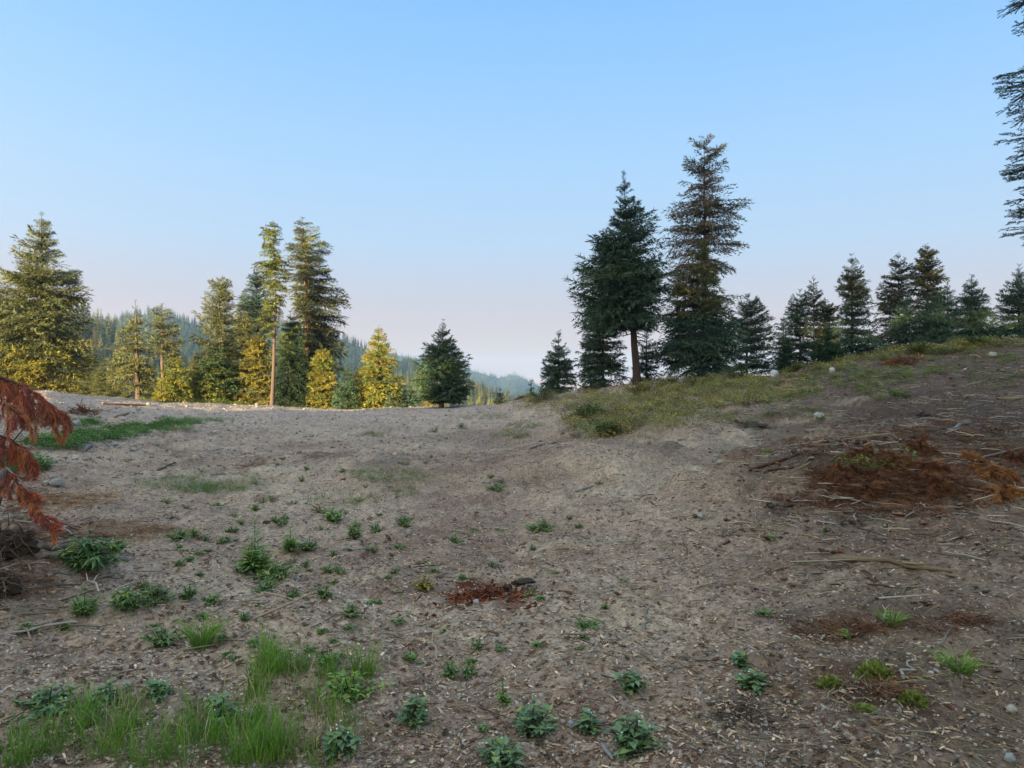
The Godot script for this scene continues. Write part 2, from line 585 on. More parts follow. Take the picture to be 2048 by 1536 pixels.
# a dead conifer bough with withered needles, its stem along pts
func needle_bough(root: Node3D, pts: Array, r0: float, droop: float, tassel: float, n: int, red: Array, needle := 0.035) -> void:
	var sb := Buf.new()
	var nb := Buf.new()
	var rad := []
	for i in pts.size(): rad.append(lerpf(r0, r0 * 0.25, float(i) / (pts.size() - 1)))
	tube(sb, pts, rad, 6, Color(0.13, 0.075, 0.055), 0.06, true)
	for i in n:
		var f := (i + rng.randf()) / n * (pts.size() - 1)
		var k := mini(int(f), pts.size() - 2)
		var p: Vector3 = (pts[k] as Vector3).lerp(pts[k + 1], f - k)
		var along := ((pts[k + 1] as Vector3) - (pts[k] as Vector3)).normalized()
		var dir := (along * rr(0.2, 0.9) + along.cross(rv()).normalized() * rr(0.2, 0.9)).normalized()
		var l := tassel * rr(0.45, 1.1) * (1.0 - 0.4 * f / pts.size())
		var q := p
		var tw := [p]
		var steps := 6
		for s in steps:
			dir = (dir + Vector3(0, -droop, 0) + rv() * 0.28).normalized()
			q += dir * l / steps
			tw.append(q)
		tube(sb, tw, [0.004, 0.0035, 0.003, 0.003, 0.0025, 0.002, 0.001], 3, Color(0.13, 0.07, 0.05), 0.0, false)
		var c0: Color = red[rng.randi() % red.size()]
		for s in steps:
			var a: Vector3 = tw[s]
			var e: Vector3 = tw[s + 1]
			var t := (e - a).normalized()
			for j in 34:
				var o := t.cross(rv()).normalized()
				var nd := (t * rr(0.5, 1.1) + o * rr(0.4, 0.9) + Vector3(0, -0.35, 0)).normalized()
				var m := a.lerp(e, rng.randf())
				var side := nd.cross(rv()).normalized() * needle * 0.055
				nb.tri(m - side, m + side, m + nd * needle * rr(0.6, 1.4), vary(c0, 0.5))
	var limb := part("bough", sb, M.bark, root)
	part("needles", nb, M.leaf, limb)

func log_between(called: String, label: String, category: String, a: Array, b: Array, thick: float, col: Color, lift := 0.5, group := "", crook := 0.04, splinter := false) -> void:
	var p := gp(a[0], a[1])
	var q := gp(b[0], b[1])
	var r := thick * 0.5 * (-p.z - q.z) * 0.5 / F
	var root := thing(called, label, category, p, group)
	var bf := Buf.new()
	var pts := []
	var rad := []
	var l := p.distance_to(q)
	for i in 7:
		var f := i / 6.0
		var m := p.lerp(q, f)
		m += Vector3(rr(-1, 1), 0, rr(-1, 1)) * l * crook * sin(f * PI)
		m.y = maxf(height(m.x, m.z), m.y) + r * lift
		pts.append(m - p)
		rad.append(r * (1.0 - 0.45 * f) * rr(0.88, 1.1))
	tube(bf, pts, rad, 7, col, 0.14, true)
	part("stem", bf, M.wood, root)
	if splinter:
		for k in 3:
			var sp := Buf.new()
			var f := rr(0.1, 0.8)
			var m: Vector3 = (pts[0] as Vector3).lerp(pts[6], f) + Vector3(0, r * 0.9, 0)
			var dir := ((pts[6] as Vector3) - (pts[0] as Vector3)).normalized()
			tube(sp, [m, m + dir * l * 0.12, m + dir * l * 0.24 + Vector3(rr(-1, 1), 0.8, rr(-1, 1)) * r * 0.8], [r * 0.45, r * 0.35, r * 0.06], 4, Color(0.42, 0.3, 0.17), 0.1, true)
			part("splinter", sp, M.wood, root)

func stone(label: String, px: float, py: float, w: float, h: float, col: Color, group := "", rough := 0.2) -> void:
	var at := gp(px, py)
	var k := -at.z / F
	var b := Buf.new()
	lump(b, Vector3(0, h * k * 0.32, 0), Vector3(w * k * 0.5, h * k * 0.62, w * k * 0.5 * rr(0.7, 1.1)), col, rough, 10)
	var o := part("stone", b, M.rock, self)
	o.position = at
	o.rotation.y = rr(-0.5, 0.5)
	tag(o, label, "stone", group)

# places spread over ellipses of the ground, given where the photograph shows them: [px, py, rx, ry, how many]
func patches(list: Array) -> Array:
	var out := []
	for e in list:
		for i in int(e[4]):
			var a := rr(0, TAU)
			var q := sqrt(rng.randf()) * rr(0.8, 1.1)
			out.append(gp(e[0] + cos(a) * e[2] * q, e[1] + sin(a) * e[3] * q))
	return out

func stain_or_glow(px: float, py: float, rx: float, ry: float, col: Color, s: float) -> void:
	var c := gp(px, py)
	var l := gp(px + rx, py)
	var f := gp(px, maxf(py - ry, 700))
	var g := gp(px, py + ry)
	stains_and_glow.append([c.x, (f.z + g.z) * 0.5, absf(l.x - c.x), maxf(absf(f.z - g.z) * 0.5, 0.2), col, s])

func soil(x: float, z: float) -> Color:
	var a := n_big.get_noise_2d(x * 1.7 + 90.0, z * 1.7)
	var b := n_mid.get_noise_2d(x * 1.3 + 40.0, z * 1.3 - 70.0)
	var f := n_fine.get_noise_2d(x * 1.6, z * 1.6 + 30.0)
	var c := Color(0.59, 0.42, 0.305)
	c = c.lerp(Color(0.72, 0.54, 0.385), clampf(a * 1.3 + b * 0.5, 0, 1))          # sandy
	c = c.lerp(Color(0.34, 0.21, 0.15), clampf(-a * 1.1 - b * 0.7 - 0.05, 0, 1))   # damp loam
	var grey := smoothstep(14.0, 40.0, -z) * smoothstep(8.0, -4.0, x)
	c = c.lerp(Color(0.70, 0.545, 0.45), grey * 0.75)
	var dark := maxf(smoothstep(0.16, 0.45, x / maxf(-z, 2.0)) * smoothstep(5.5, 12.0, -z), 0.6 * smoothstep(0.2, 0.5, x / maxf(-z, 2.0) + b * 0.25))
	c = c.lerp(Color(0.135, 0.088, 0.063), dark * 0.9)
	for s in stains_and_glow:
		var dx: float = (x - s[0]) / s[2]
		var dz: float = (z - s[1]) / s[3]
		var q := dx * dx + dz * dz
		if q < 2.6:
			c = c.lerp(s[4], clampf((1.25 - q + b * 0.9 + f * 0.8) * s[5], 0, s[5]))
	var k := 1.0 + f * 0.3
	return Color(c.r * k, c.g * k, c.b * k)

func build_ground() -> void:
	var az := []
	var t := -180.0
	while t < 180.0:
		az.append(deg_to_rad(t))
		t += 0.14 if absf(t) < 37.0 else 1.0 if absf(t) < 75.0 else 4.0
	var rings := [0.5]
	while rings[-1] < 66.0: rings.append(rings[-1] * (1.0125 if rings[-1] > 2.5 else 1.15))
	while rings[-1] < 3300.0: rings.append(rings[-1] * 1.17)
	var nv := PackedVector3Array()
	var nc := PackedColorArray()
	var uv := PackedVector2Array()
	var uv2 := PackedVector2Array()
	var idx := PackedInt32Array()
	nv.push_back(Vector3(0, height(0, 0), 0)); nc.push_back(soil(0, 0)); uv.push_back(Vector2.ZERO); uv2.push_back(Vector2.ZERO)
	var A := az.size()
	for r in rings:
		for a in az:
			var x: float = sin(a) * r
			var z: float = -cos(a) * r
			nv.push_back(Vector3(x, height(x, z), z))
			nc.push_back(soil(x, z) if r < 75.0 else Color(0.12, 0.12, 0.06))
			uv.push_back(Vector2(x, z) * 0.62)
			uv2.push_back(Vector2(x * 0.8 + z * 0.6, z * 0.8 - x * 0.6) * 0.13)
	for a in A:
		idx.append_array([0, 1 + a, 1 + (a + 1) % A])
	for r in rings.size() - 1:
		for a in A:
			var i := 1 + r * A + a
			var j := 1 + r * A + (a + 1) % A
			idx.append_array([i, i + A, j + A, i, j + A, j])
	var nn := PackedVector3Array()
	nn.resize(nv.size())
	for i in range(0, idx.size(), 3):
		var a := nv[idx[i]]
		var m := (nv[idx[i + 2]] - a).cross(nv[idx[i + 1]] - a).normalized()
		nn[idx[i]] += m; nn[idx[i + 1]] += m; nn[idx[i + 2]] += m
	for i in nn.size(): nn[i] = nn[i].normalized()
	var arr := []
	arr.resize(Mesh.ARRAY_MAX)
	arr[Mesh.ARRAY_VERTEX] = nv; arr[Mesh.ARRAY_NORMAL] = nn; arr[Mesh.ARRAY_COLOR] = nc
	arr[Mesh.ARRAY_TEX_UV] = uv; arr[Mesh.ARRAY_TEX_UV2] = uv2; arr[Mesh.ARRAY_INDEX] = idx
	var me := ArrayMesh.new()
	me.add_surface_from_arrays(Mesh.PRIMITIVE_TRIANGLES, arr)
	me.surface_set_material(0, M.ground)
	var o := MeshInstance3D.new()
	o.name = numbered("ground")
	o.mesh = me
	o.set_meta("kind", "structure")
	add_child(o, true)

func noise_img(sd: int, freq: float, size: int, cellular: bool, lo: float, hi: float, pw := 1.0) -> Image:
	var nz := FastNoiseLite.new()
	nz.seed = sd
	nz.frequency = freq
	nz.fractal_octaves = 4
	if cellular:
		nz.noise_type = FastNoiseLite.TYPE_CELLULAR
		nz.cellular_return_type = FastNoiseLite.RETURN_CELL_VALUE
		nz.fractal_octaves = 2
	var src := nz.get_seamless_image(size, size)
	src.convert(Image.FORMAT_L8)
	var d := src.get_data()
	for i in d.size():
		d[i] = int(255.0 * lerpf(lo, hi, pow(d[i] / 255.0, pw)))
	return Image.create_from_data(size, size, false, Image.FORMAT_L8, d)

func tex(i: Image) -> ImageTexture:
	i.generate_mipmaps()
	return ImageTexture.create_from_image(i)

func mat(rough: float, back := 0.0) -> StandardMaterial3D:
	var m := StandardMaterial3D.new()
	m.vertex_color_use_as_albedo = true
	m.roughness = rough
	m.metallic_specular = 0.3
	m.cull_mode = BaseMaterial3D.CULL_DISABLED
	if back > 0.0:
		m.backlight_enabled = true
		m.backlight = Color(back, back, back)
	return m

func make_materials() -> void:
	M.needle = mat(0.8, 0.35)
	M.leaf = mat(0.6, 0.45)
	M.foliage = mat(0.8, 0.18)
	var fi := Image.create(16, 32, false, Image.FORMAT_RGB8)
	for y in 32:
		var w := rr(0.84, 1.0)
		for x in 16:
			var t := x / 15.0
			var q := w * (0.88 + 0.12 * t)
			fi.set_pixel(x, y, Color(q, q, q * 0.96) if x > 0 else Color(0.8, 0.66, 0.6))
	M.foliage.albedo_texture = ImageTexture.create_from_image(fi)
	M.foliage.texture_repeat = false
	M.matte = mat(0.95)
	M.bark = mat(0.95)
	var streak := tex(noise_img(5, 0.03, 512, false, 0.68, 1.0))
	M.bark.albedo_texture = streak
	M.bark.uv1_triplanar = true
	M.bark.uv1_scale = Vector3(3.0, 0.8, 3.0)
	M.bark.heightmap_enabled = true
	M.bark.heightmap_texture = streak
	M.bark.heightmap_scale = 2.0
	M.wood = mat(0.9)
	M.wood.albedo_texture = streak
	M.wood.uv1_triplanar = true
	M.wood.uv1_scale = Vector3(2.0, 9.0, 9.0)
	M.rock = mat(0.9)
	var grain := tex(noise_img(6, 0.045, 512, false, 0.76, 1.0))
	M.rock.albedo_texture = grain
	M.rock.uv1_triplanar = true
	M.rock.uv1_scale = Vector3(5, 5, 5)
	M.ground = mat(0.97)
	M.ground.cull_mode = BaseMaterial3D.CULL_BACK
	var grit := noise_img(7, 0.055, 1024, true, 0.68, 1.0, 0.9)
	M.ground.albedo_texture = tex(grit)
	M.ground.detail_enabled = true
	M.ground.detail_albedo = tex(noise_img(8, 0.02, 512, false, 0.86, 1.0))
	M.ground.detail_uv_layer = BaseMaterial3D.DETAIL_UV_2
	M.ground.detail_blend_mode = BaseMaterial3D.BLEND_MODE_MUL
	M.ground.heightmap_enabled = true
	M.ground.heightmap_texture = tex(noise_img(9, 0.06, 1024, true, 0.0, 1.0))
	M.ground.heightmap_scale = 1.0

func sky_image() -> Image:
	var w := 512
	var h := 256
	var im := Image.create(w, h, false, Image.FORMAT_RGBF)
	var stops := [[-90, 0.62, 0.60, 0.63], [0, 0.78, 0.55, 0.50], [2.5, 0.71, 0.53, 0.49], [6, 0.59, 0.575, 0.64], [10, 0.485, 0.65, 0.85], [15, 0.41, 0.645, 0.93], [20, 0.33, 0.60, 0.97], [27, 0.24, 0.53, 1.0], [40, 0.27, 0.53, 0.95], [60, 0.33, 0.53, 0.87], [90, 0.36, 0.53, 0.83]]
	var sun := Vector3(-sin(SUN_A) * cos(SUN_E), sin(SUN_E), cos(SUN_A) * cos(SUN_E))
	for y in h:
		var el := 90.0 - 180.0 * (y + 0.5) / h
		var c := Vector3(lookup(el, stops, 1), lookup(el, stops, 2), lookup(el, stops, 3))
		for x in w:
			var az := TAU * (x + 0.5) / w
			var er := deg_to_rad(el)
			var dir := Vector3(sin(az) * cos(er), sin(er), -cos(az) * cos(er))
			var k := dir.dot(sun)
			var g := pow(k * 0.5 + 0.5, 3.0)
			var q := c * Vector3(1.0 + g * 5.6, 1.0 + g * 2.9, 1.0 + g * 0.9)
			im.set_pixel(x, y, Color(q.x, q.y, q.z))
	return im

# ================================================================ the scene
func _ready() -> void:
	rng.seed = 20240
	var cam := Camera3D.new()
	cam.name = "camera"
	cam.fov = 53.13
	cam.near = 0.1
	cam.far = 12000.0
	cam.position = Vector3(0, EYE, 0)
	add_child(cam)
	cam.current = true
	var env := Environment.new()
	env.background_mode = Environment.BG_SKY
	env.tonemap_mode = Environment.TONE_MAPPER_LINEAR
	env.tonemap_exposure = 4.2
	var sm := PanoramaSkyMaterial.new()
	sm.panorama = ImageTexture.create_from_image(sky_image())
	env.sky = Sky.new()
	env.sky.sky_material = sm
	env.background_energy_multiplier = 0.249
	env.ssao_enabled = true
	env.ssil_enabled = true
	env.sdfgi_enabled = true
	env.fog_enabled = true
	env.fog_density = 0.00021
	env.fog_light_color = Color(0.64, 0.8, 1.0)
	var we := WorldEnvironment.new()
	we.name = "world_environment"
	we.environment = env
	add_child(we)
	var sun := DirectionalLight3D.new()
	sun.name = "sun"
	sun.light_color = Color(1.0, 0.915, 0.72)
	sun.light_energy = 1.6
	sun.light_angular_distance = 0.5
	sun.shadow_enabled = true
	sun.look_at_from_position(Vector3.ZERO, Vector3(sin(SUN_A) * cos(SUN_E), -sin(SUN_E), -cos(SUN_A) * cos(SUN_E)))
	add_child(sun)

	prepare_terrain()
	make_materials()
	var red := Color(0.21, 0.065, 0.035)
	var rust := Color(0.18, 0.085, 0.05)
	var black := Color(0.085, 0.062, 0.05)
	var sand := Color(0.74, 0.57, 0.395)
	for s in [[965, 1185, 80, 26, red, 1.0], [1015, 1215, 35, 26, red, 0.8], [780, 1180, 90, 12, rust, 0.5], [520, 926, 26, 8, red, 0.9], [660, 912, 50, 8, rust, 0.8], [760, 925, 60, 14, black, 0.5],
		[1620, 1255, 80, 22, rust, 0.9], [1690, 1370, 70, 20, red, 0.7], [1900, 1240, 70, 16, rust, 0.7], [1560, 1350, 40, 12, rust, 0.5], [1860, 1440, 70, 20, rust, 0.45], [1390, 1290, 30, 8, red, 0.6],
		[1240, 1000, 16, 6, red, 0.7], [545, 996, 22, 5, red, 0.6], [1720, 960, 120, 30, rust, 0.55], [1950, 960, 110, 40, rust, 0.55], [1560, 1010, 90, 22, black, 0.7], [1750, 910, 140, 22, black, 0.7], [1680, 1040, 160, 18, black, 0.5],
		[1140, 1090, 110, 16, sand, 0.7], [1290, 1250, 120, 40, sand, 0.65], [1230, 1160, 90, 20, sand, 0.35], [1650, 1165, 110, 18, sand, 0.5], [1130, 985, 90, 16, sand, 0.45], [1350, 945, 140, 30, sand, 0.4], [1500, 885, 110, 16, sand, 0.35],
		[1510, 852, 60, 8, black, 0.85], [1300, 900, 120, 12, black, 0.45], [900, 880, 200, 14, black, 0.3], [1060, 965, 120, 10, black, 0.4], [1820, 790, 160, 20, black, 0.4], [1700, 1210, 90, 14, black, 0.5], [1480, 1430, 60, 12, black, 0.6],
		[130, 1000, 70, 16, Color(0.36, 0.21, 0.1), 0.75], [250, 1065, 90, 18, Color(0.27, 0.17, 0.1), 0.6], [60, 1180, 90, 40, Color(0.15, 0.095, 0.065), 0.7], [40, 1080, 80, 40, Color(0.12, 0.07, 0.045), 0.8], [90, 795, 50, 6, Color(0.35, 0.2, 0.1), 0.6],  # last entry of this row paints the orange sun glow at far left
		[1640, 1255, 130, 34, rust, 0.85], [1560, 1235, 120, 24, black, 0.7], [1860, 1225, 130, 28, black, 0.65], [1730, 1375, 120, 34, rust, 0.8], [1500, 1425, 90, 18, black, 0.6], [140, 1002, 110, 20, Color(0.46, 0.26, 0.12), 0.8], [250, 1062, 130, 22, Color(0.36, 0.22, 0.13), 0.7], [1230, 985, 120, 16, sand, 0.6], [1380, 930, 120, 15, sand, 0.65], [1510, 880, 100, 11, sand, 0.6], [1630, 835, 90, 9, sand, 0.5], [1740, 795, 80, 7, sand, 0.4], [1750, 985, 240, 50, black, 0.3], [1930, 830, 150, 40, black, 0.35], [1560, 1030, 120, 14, black, 0.5], [1820, 1400, 260, 90, black, 0.4], [1500, 1340, 200, 60, Color(0.22, 0.14, 0.1), 0.4], [780, 955, 110, 16, Color(0.15, 0.17, 0.07), 0.35], [420, 975, 110, 18, Color(0.13, 0.16, 0.06), 0.5], [300, 1480, 330, 60, Color(0.13, 0.11, 0.06), 0.5], [1250, 820, 130, 30, Color(0.15, 0.14, 0.06), 0.6], [1700, 745, 150, 18, Color(0.12, 0.12, 0.05), 0.5]]:
		stain_or_glow(s[0], s[1], s[2], s[3], s[4], s[5])
	build_ground()

	# boughs: a spreading fir, b lifted tips, c drooping spruce, t tufted larch
	for s in 3:
		var tw: int = [8, 13, 19][s]
		var tf: int = [4, 5, 6][s]
		var sz: float = [0.22, 0.125, 0.082][s]
		make_spray("a" + str(s), tw, tf, sz, 0.44, -0.05, 0.02, 0.15, 100 + s)
		make_spray("b" + str(s), tw, tf, sz, 0.40, -0.16, 0.26, 0.1, 200 + s)
		make_spray("c" + str(s), tw, tf, sz, 0.42, 0.02, -0.2, 0.4, 300 + s)
		make_spray("t" + str(s), int(tw * 0.8), tf + 1, sz * 1.1, 0.2, -0.02, 0.06, 0.25, 400 + s)
		make_spray("h" + str(s), int(tw * 0.8), tf, sz * 0.95, 0.3, 0.1, -0.22, 0.9, 500 + s)
	make_mini()

	build_hills()
	build_trees()
	build_low_plants()
	build_debris()
	build_scatter()

func build_hills() -> void:
	rng.seed = 31
	var g1 := [Color(0.28, 0.28, 0.07), Color(0.19, 0.22, 0.07), Color(0.34, 0.3, 0.08)]
	var g2 := [Color(0.11, 0.14, 0.06), Color(0.085, 0.12, 0.06), Color(0.15, 0.16, 0.06)]
	hill("hill", 380.0, 190.0, [[-500, 540], [0, 590], [160, 616], [200, 632], [250, 660], [320, 695], [420, 745], [520, 795], [600, 830]], -30.0, 11.0, 14.0, Color(0.102, 0.111, 0.051), 2600, "sunlit conifer forest on the slope behind the left trees", g1)
	hill("hill", 520.0, 180.0, [[620, 760], [760, 752], [860, 750], [930, 758], [975, 775], [1010, 792], [1060, 815], [1120, 840]], -34.0, 12.0, 14.0, Color(0.102, 0.111, 0.051), 1500, "pale conifer forest in the valley behind the lone dark tree", g1)
	hill("hill", 900.0, 420.0, [[-300, 590], [120, 650], [220, 634], [270, 622], [300, 617], [340, 621], [375, 634], [420, 650], [560, 640], [640, 652], [680, 667], [730, 688], [770, 706], [820, 716], [880, 745], [940, 770], [1000, 800], [1060, 830]], -40.0, 12.0, 12.0, Color(0.076, 0.102, 0.051), 6500, "hazy forest covering the middle ridge", g2)
	hill("mountain", 2345.0, 800.0, [[600, 695], [760, 698], [820, 712], [850, 716], [880, 726], [930, 734], [960, 742], [1000, 753], [1028, 744], [1060, 759], [1090, 773], [1150, 792], [1260, 800], [1400, 805], [1600, 800]], -60.0, 13.0, 12.0, Color(0.068, 0.093, 0.060), 7000, "blue forest on the farthest ridge in the haze", g2)
	hill("hill", 900.0, 300.0, [[1800, 760], [1900, 700], [1960, 668], [2000, 645], [2080, 625], [2500, 620]], -40.0, 12.0, 12.0, Color(0.076, 0.102, 0.051), 1200, "hazy forest on the ridge glimpsed behind the right trees", g2)

func build_trees() -> void:
	rng.seed = 41
	var dark := Color(0.095, 0.155, 0.1)
	var deep := Color(0.08, 0.135, 0.095)
	var green := Color(0.077, 0.123, 0.056)
	var sage := Color(0.185, 0.2, 0.095)
	var olive := Color(0.195, 0.185, 0.07)
	var yellow := Color(0.33, 0.295, 0.05)
	var gold := Color(0.32, 0.27, 0.055)
	var lime := Color(0.19, 0.215, 0.05)
	var brown := Color(0.14, 0.115, 0.08)
	var pink := Color(0.195, 0.13, 0.1)
	# --- left side, in the last sun
	conifer("spruce_tree", "big broad spruce at the left, tallest tree on the left edge", 57, [83, 424], 84, [[424, 3], [445, 14], [470, 24, 20], [500, 44, 34], [540, 58, 52], [580, 74, 72], [620, 84, 68], [680, 92, 76], [730, 88, 74], [768, 70, 64]],
		{"col": sage, "col2": Color(0.14, 0.14, 0.045), "col3": gold, "split": 0.16, "dens": 1.5, "trunk": 9, "sprays": ["a", "b", "c"], "pb": -0.2, "ragged": 0.3})  # lowest boughs coloured gold for the low sun on them
	conifer("golden_fir", "golden fir cut off by the left edge beside the big spruce", 56, [-34, 565], -34, [[565, 3], [620, 45, 60], [680, 60, 90], [730, 60, 75], [765, 60, 50]], {"col": gold, "col2": sage, "dens": 1.0, "trunk": 7, "pb": -0.25, "ragged": 0.35})
	conifer("thin_fir", "thin fir with bare pink lower trunk right of the big spruce", 55, [271, 596], 275, [[596, 2], [622, 8], [640, 20, 14], [665, 24, 22], [690, 34, 28], [720, 46, 32], [750, 48, 32], [780, 38, 26]],
		{"col": sage, "col2": olive, "dens": 0.4, "trunk": 6, "bark": pink, "gap": 0.42, "pb": -0.2, "snags": 10})
	conifer("round_topped_fir", "sparse round-topped fir with bare pink trunk below, above two yellow young firs", 54, [324, 608], 327, [[608, 4], [622, 14], [640, 24, 20], [665, 22, 36], [695, 24, 40], [712, 14, 26], [720, 6, 8]],
		{"col": sage, "col2": Color(0.09, 0.085, 0.05), "dens": 0.6, "trunk": 5.5, "bark": pink, "gap": 0.35, "snags": 8})
	conifer("young_yellow_fir", "yellow young fir at the foot of the round-topped fir", 54, [350, 703], 350, [[703, 2], [730, 17], [760, 26], [796, 32]], {"col": yellow, "col2": lime, "dens": 1.1, "trunk": 4})
	conifer("young_yellow_fir", "smallest yellow fir, waist-high to its neighbours, left of the young fir", 53, [322, 755], 322, [[755, 1], [775, 9], [796, 15]], {"col": yellow, "col2": yellow, "dens": 0.9, "trunk": 3})
	conifer("sage_fir", "grey-green fir with upswept boughs left of the tall larch", 56, [440, 553], 437, [[553, 4], [575, 22], [600, 32, 30], [630, 37, 34], [665, 38, 36], [700, 40, 30], [740, 38, 30], [790, 36, 30]],
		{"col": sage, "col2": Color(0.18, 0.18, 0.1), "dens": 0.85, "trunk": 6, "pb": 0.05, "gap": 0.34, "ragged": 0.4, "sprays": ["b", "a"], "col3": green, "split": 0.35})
	conifer("young_yellow_fir", "bushy bright yellow fir in front of the grey-green fir", 56, [424, 706], 424, [[706, 3], [735, 26], [765, 36, 34], [806, 44, 36]], {"col": yellow, "col2": lime, "dens": 1.2, "trunk": 4})
	conifer("young_yellow_fir", "narrow yellow fir between the bushy yellow fir and the larch", 57, [458, 688], 458, [[688, 2], [715, 14], [750, 22], [805, 27]], {"col": yellow, "col2": lime, "dens": 1.1, "trunk": 4})
	conifer("dark_fir", "dark green fir peeking out left of the bushy yellow fir", 60, [396, 728], 396, [[728, 2], [755, 14], [800, 22]], {"col": dark, "col2": green, "trunk": 4})
	conifer("green_fir", "mid green fir hidden behind the two yellow firs", 59, [434, 676], 434, [[676, 2], [705, 18], [760, 26], [800, 28]], {"col": green, "trunk": 4})
	conifer("olive_fir", "olive fir standing just left of the larch stem, under the blue tree", 62, [487, 622], 488, [[622, 3], [650, 20], [690, 30], [740, 36], [800, 36]], {"col": olive, "col2": sage, "dens": 1.1, "trunk": 5})
	conifer("blue_fir", "dark bluish fir rising behind the larch", 66, [513, 534], 513, [[534, 3], [560, 16], [590, 26, 22], [620, 36, 26], [650, 34, 28], [690, 26], [740, 24], [790, 22]], {"col": Color(0.05, 0.072, 0.06), "col2": deep, "dens": 0.9, "trunk": 5, "gap": 0.3})
	conifer("larch_tree", "tall thin larch with short tufted boughs and a long bare pink stem", 55, [546, 441], 543, [[441, 3], [452, 16, 14], [468, 26, 19], [485, 22, 10], [500, 22, 12], [516, 36, 18], [538, 30, 26], [556, 26, 24], [575, 26, 22], [592, 24, 22], [612, 36, 20], [640, 34, 14], [664, 26, 6], [676, 5, 3]],
		{"col": lime, "col2": Color(0.12, 0.13, 0.045), "dens": 0.62, "trunk": 4.2, "bark": pink, "gap": 0.42, "sprays": ["t", "h"], "pb": -0.25, "pt": 0.1, "bend": 6.0, "ragged": 0.45, "wd": 1.1, "snags": 10, "snag_down": 2.0, "snag_len": 0.7})
	conifer("olive_fir", "golden-olive fir at the foot of the larch on its left", 57, [518, 668], 515, [[668, 2], [695, 24, 22], [730, 36, 30], [770, 40, 32], [806, 42, 32]], {"col": gold, "col2": olive, "dens": 1.1, "trunk": 5})
	conifer("drooping_fir", "green fir with weeping boughs at the foot of the larch on its right", 57, [581, 622], 583, [[622, 3], [650, 14, 18], [690, 26, 30], [740, 34, 36], [780, 38, 40], [810, 40, 42]],
		{"col": green, "col2": lime, "dens": 1.25, "trunk": 5, "sprays": ["h", "c"], "pb": -0.3, "col3": Color(0.05, 0.075, 0.035), "split": 0.55})  # lower boughs coloured darker for the shade they stand in
	conifer("tall_fir", "tall ragged fir right of the larch, reddish trunk showing through", 60, [606, 436], 621, [[436, 4], [455, 18, 20], [480, 22, 36], [505, 34, 44], [530, 30, 34], [560, 30, 58], [590, 28, 68], [615, 24, 70], [640, 26, 60], [665, 18, 58], [690, 12, 60], [715, 10, 66], [735, 12, 40], [770, 14, 30], [800, 16, 30]],
		{"col": Color(0.085, 0.082, 0.05), "col2": sage, "dens": 0.95, "trunk": 8, "bark": Color(0.26, 0.14, 0.09), "gap": 0.36, "sprays": ["a", "c", "h"], "pb": -0.35, "pt": 0.5, "ragged": 0.4, "col3": olive, "split": 0.22})
	conifer("young_yellow_fir", "yellow bushy fir at the foot of the tall ragged fir", 57, [645, 694], 645, [[694, 4], [720, 20], [760, 26], [812, 30]], {"col": gold, "col2": lime, "dens": 1.2, "trunk": 4})
	conifer("dark_fir", "small dark fir between two yellow firs right of the tall ragged fir", 56, [694, 726], 694, [[726, 2], [755, 14], [790, 25], [816, 28]], {"col": dark, "col2": green, "trunk": 4})
	conifer("young_yellow_fir", "low yellow fir showing just right of the small dark fir", 59, [714, 732], 714, [[732, 2], [765, 14], [814, 22]], {"col": yellow, "trunk": 3})
	conifer("golden_fir", "golden fir with a thin pale tip, left of the lone dark tree", 57, [757, 651], 757, [[651, 2], [675, 13, 16], [700, 20, 26], [730, 34, 34], [770, 40, 44], [814, 44, 50]], {"col": gold, "col2": lime, "dens": 1.1, "trunk": 5, "gap": 0.2})
	conifer("dark_seedling_fir", "knee-high dark seedling fir in front of the golden fir", 55, [780, 785], 780, [[785, 1], [800, 9], [817, 14]], {"col": dark, "trunk": 3})
	conifer("dark_fir", "low dark bushy fir at the left foot of the lone dark tree", 57, [822, 768], 822, [[768, 3], [790, 18], [814, 26]], {"col": dark, "col2": deep, "trunk": 4})
	conifer("young_yellow_fir", "yellow sapling poking out between the dark bush and the pale trunk", 55, [856, 786], 856, [[786, 2], [800, 10], [814, 13]], {"col": gold, "dens": 0.7, "trunk": 3})
	conifer("dark_fir", "lone broad dark green fir with a pale bare trunk foot, left of centre", 52, [886, 640], 882, [[640, 2], [660, 9], [680, 18, 20], [700, 34, 32], [725, 42, 46], [750, 48, 52], [775, 52, 54], [792, 40, 46], [806, 24, 40]],
		{"col": dark, "col2": green, "dens": 1.35, "trunk": 5.5, "bark": Color(0.3, 0.2, 0.14), "pb": 0.0, "sprays": ["b", "a"], "ragged": 0.3})
	# --- right side, in the shade of the added rise
	conifer("dark_seedling_fir", "tiny lone fir on the brow in front of the far blue ridge", 47, [1062, 761], 1062, [[761, 1], [778, 6], [797, 9]], {"col": dark, "trunk": 2, "dens": 0.7})
	conifer("dark_fir", "slim dark fir alone on the brow left of the big dark fir", 46, [1117, 662], 1117, [[662, 2], [690, 14], [720, 24], [750, 30], [790, 34]], {"col": dark, "col2": deep, "dens": 1.15, "trunk": 4, "gap": 0.15})
	conifer("big_dark_fir", "big dark blue-green fir with several tops and a leaning trunk", 37, [1247, 341], 1275, [[341, 2], [362, 8], [385, 17], [410, 22, 20], [430, 24, 40], [450, 34, 52], [480, 52, 50], [505, 66, 54], [530, 80, 66], [560, 92, 76], [590, 90, 72], [615, 104, 70], [636, 96, 62], [655, 60, 40]],
		{"col": deep, "col2": Color(0.046, 0.078, 0.05), "dens": 1.35, "trunk": 8.5, "bark": Color(0.085, 0.06, 0.05), "pb": -0.05, "pt": 0.95, "sprays": ["b", "a", "c"], "ragged": 0.34, "snags": 26, "snag_len": 1.3, "gap": 0.15})
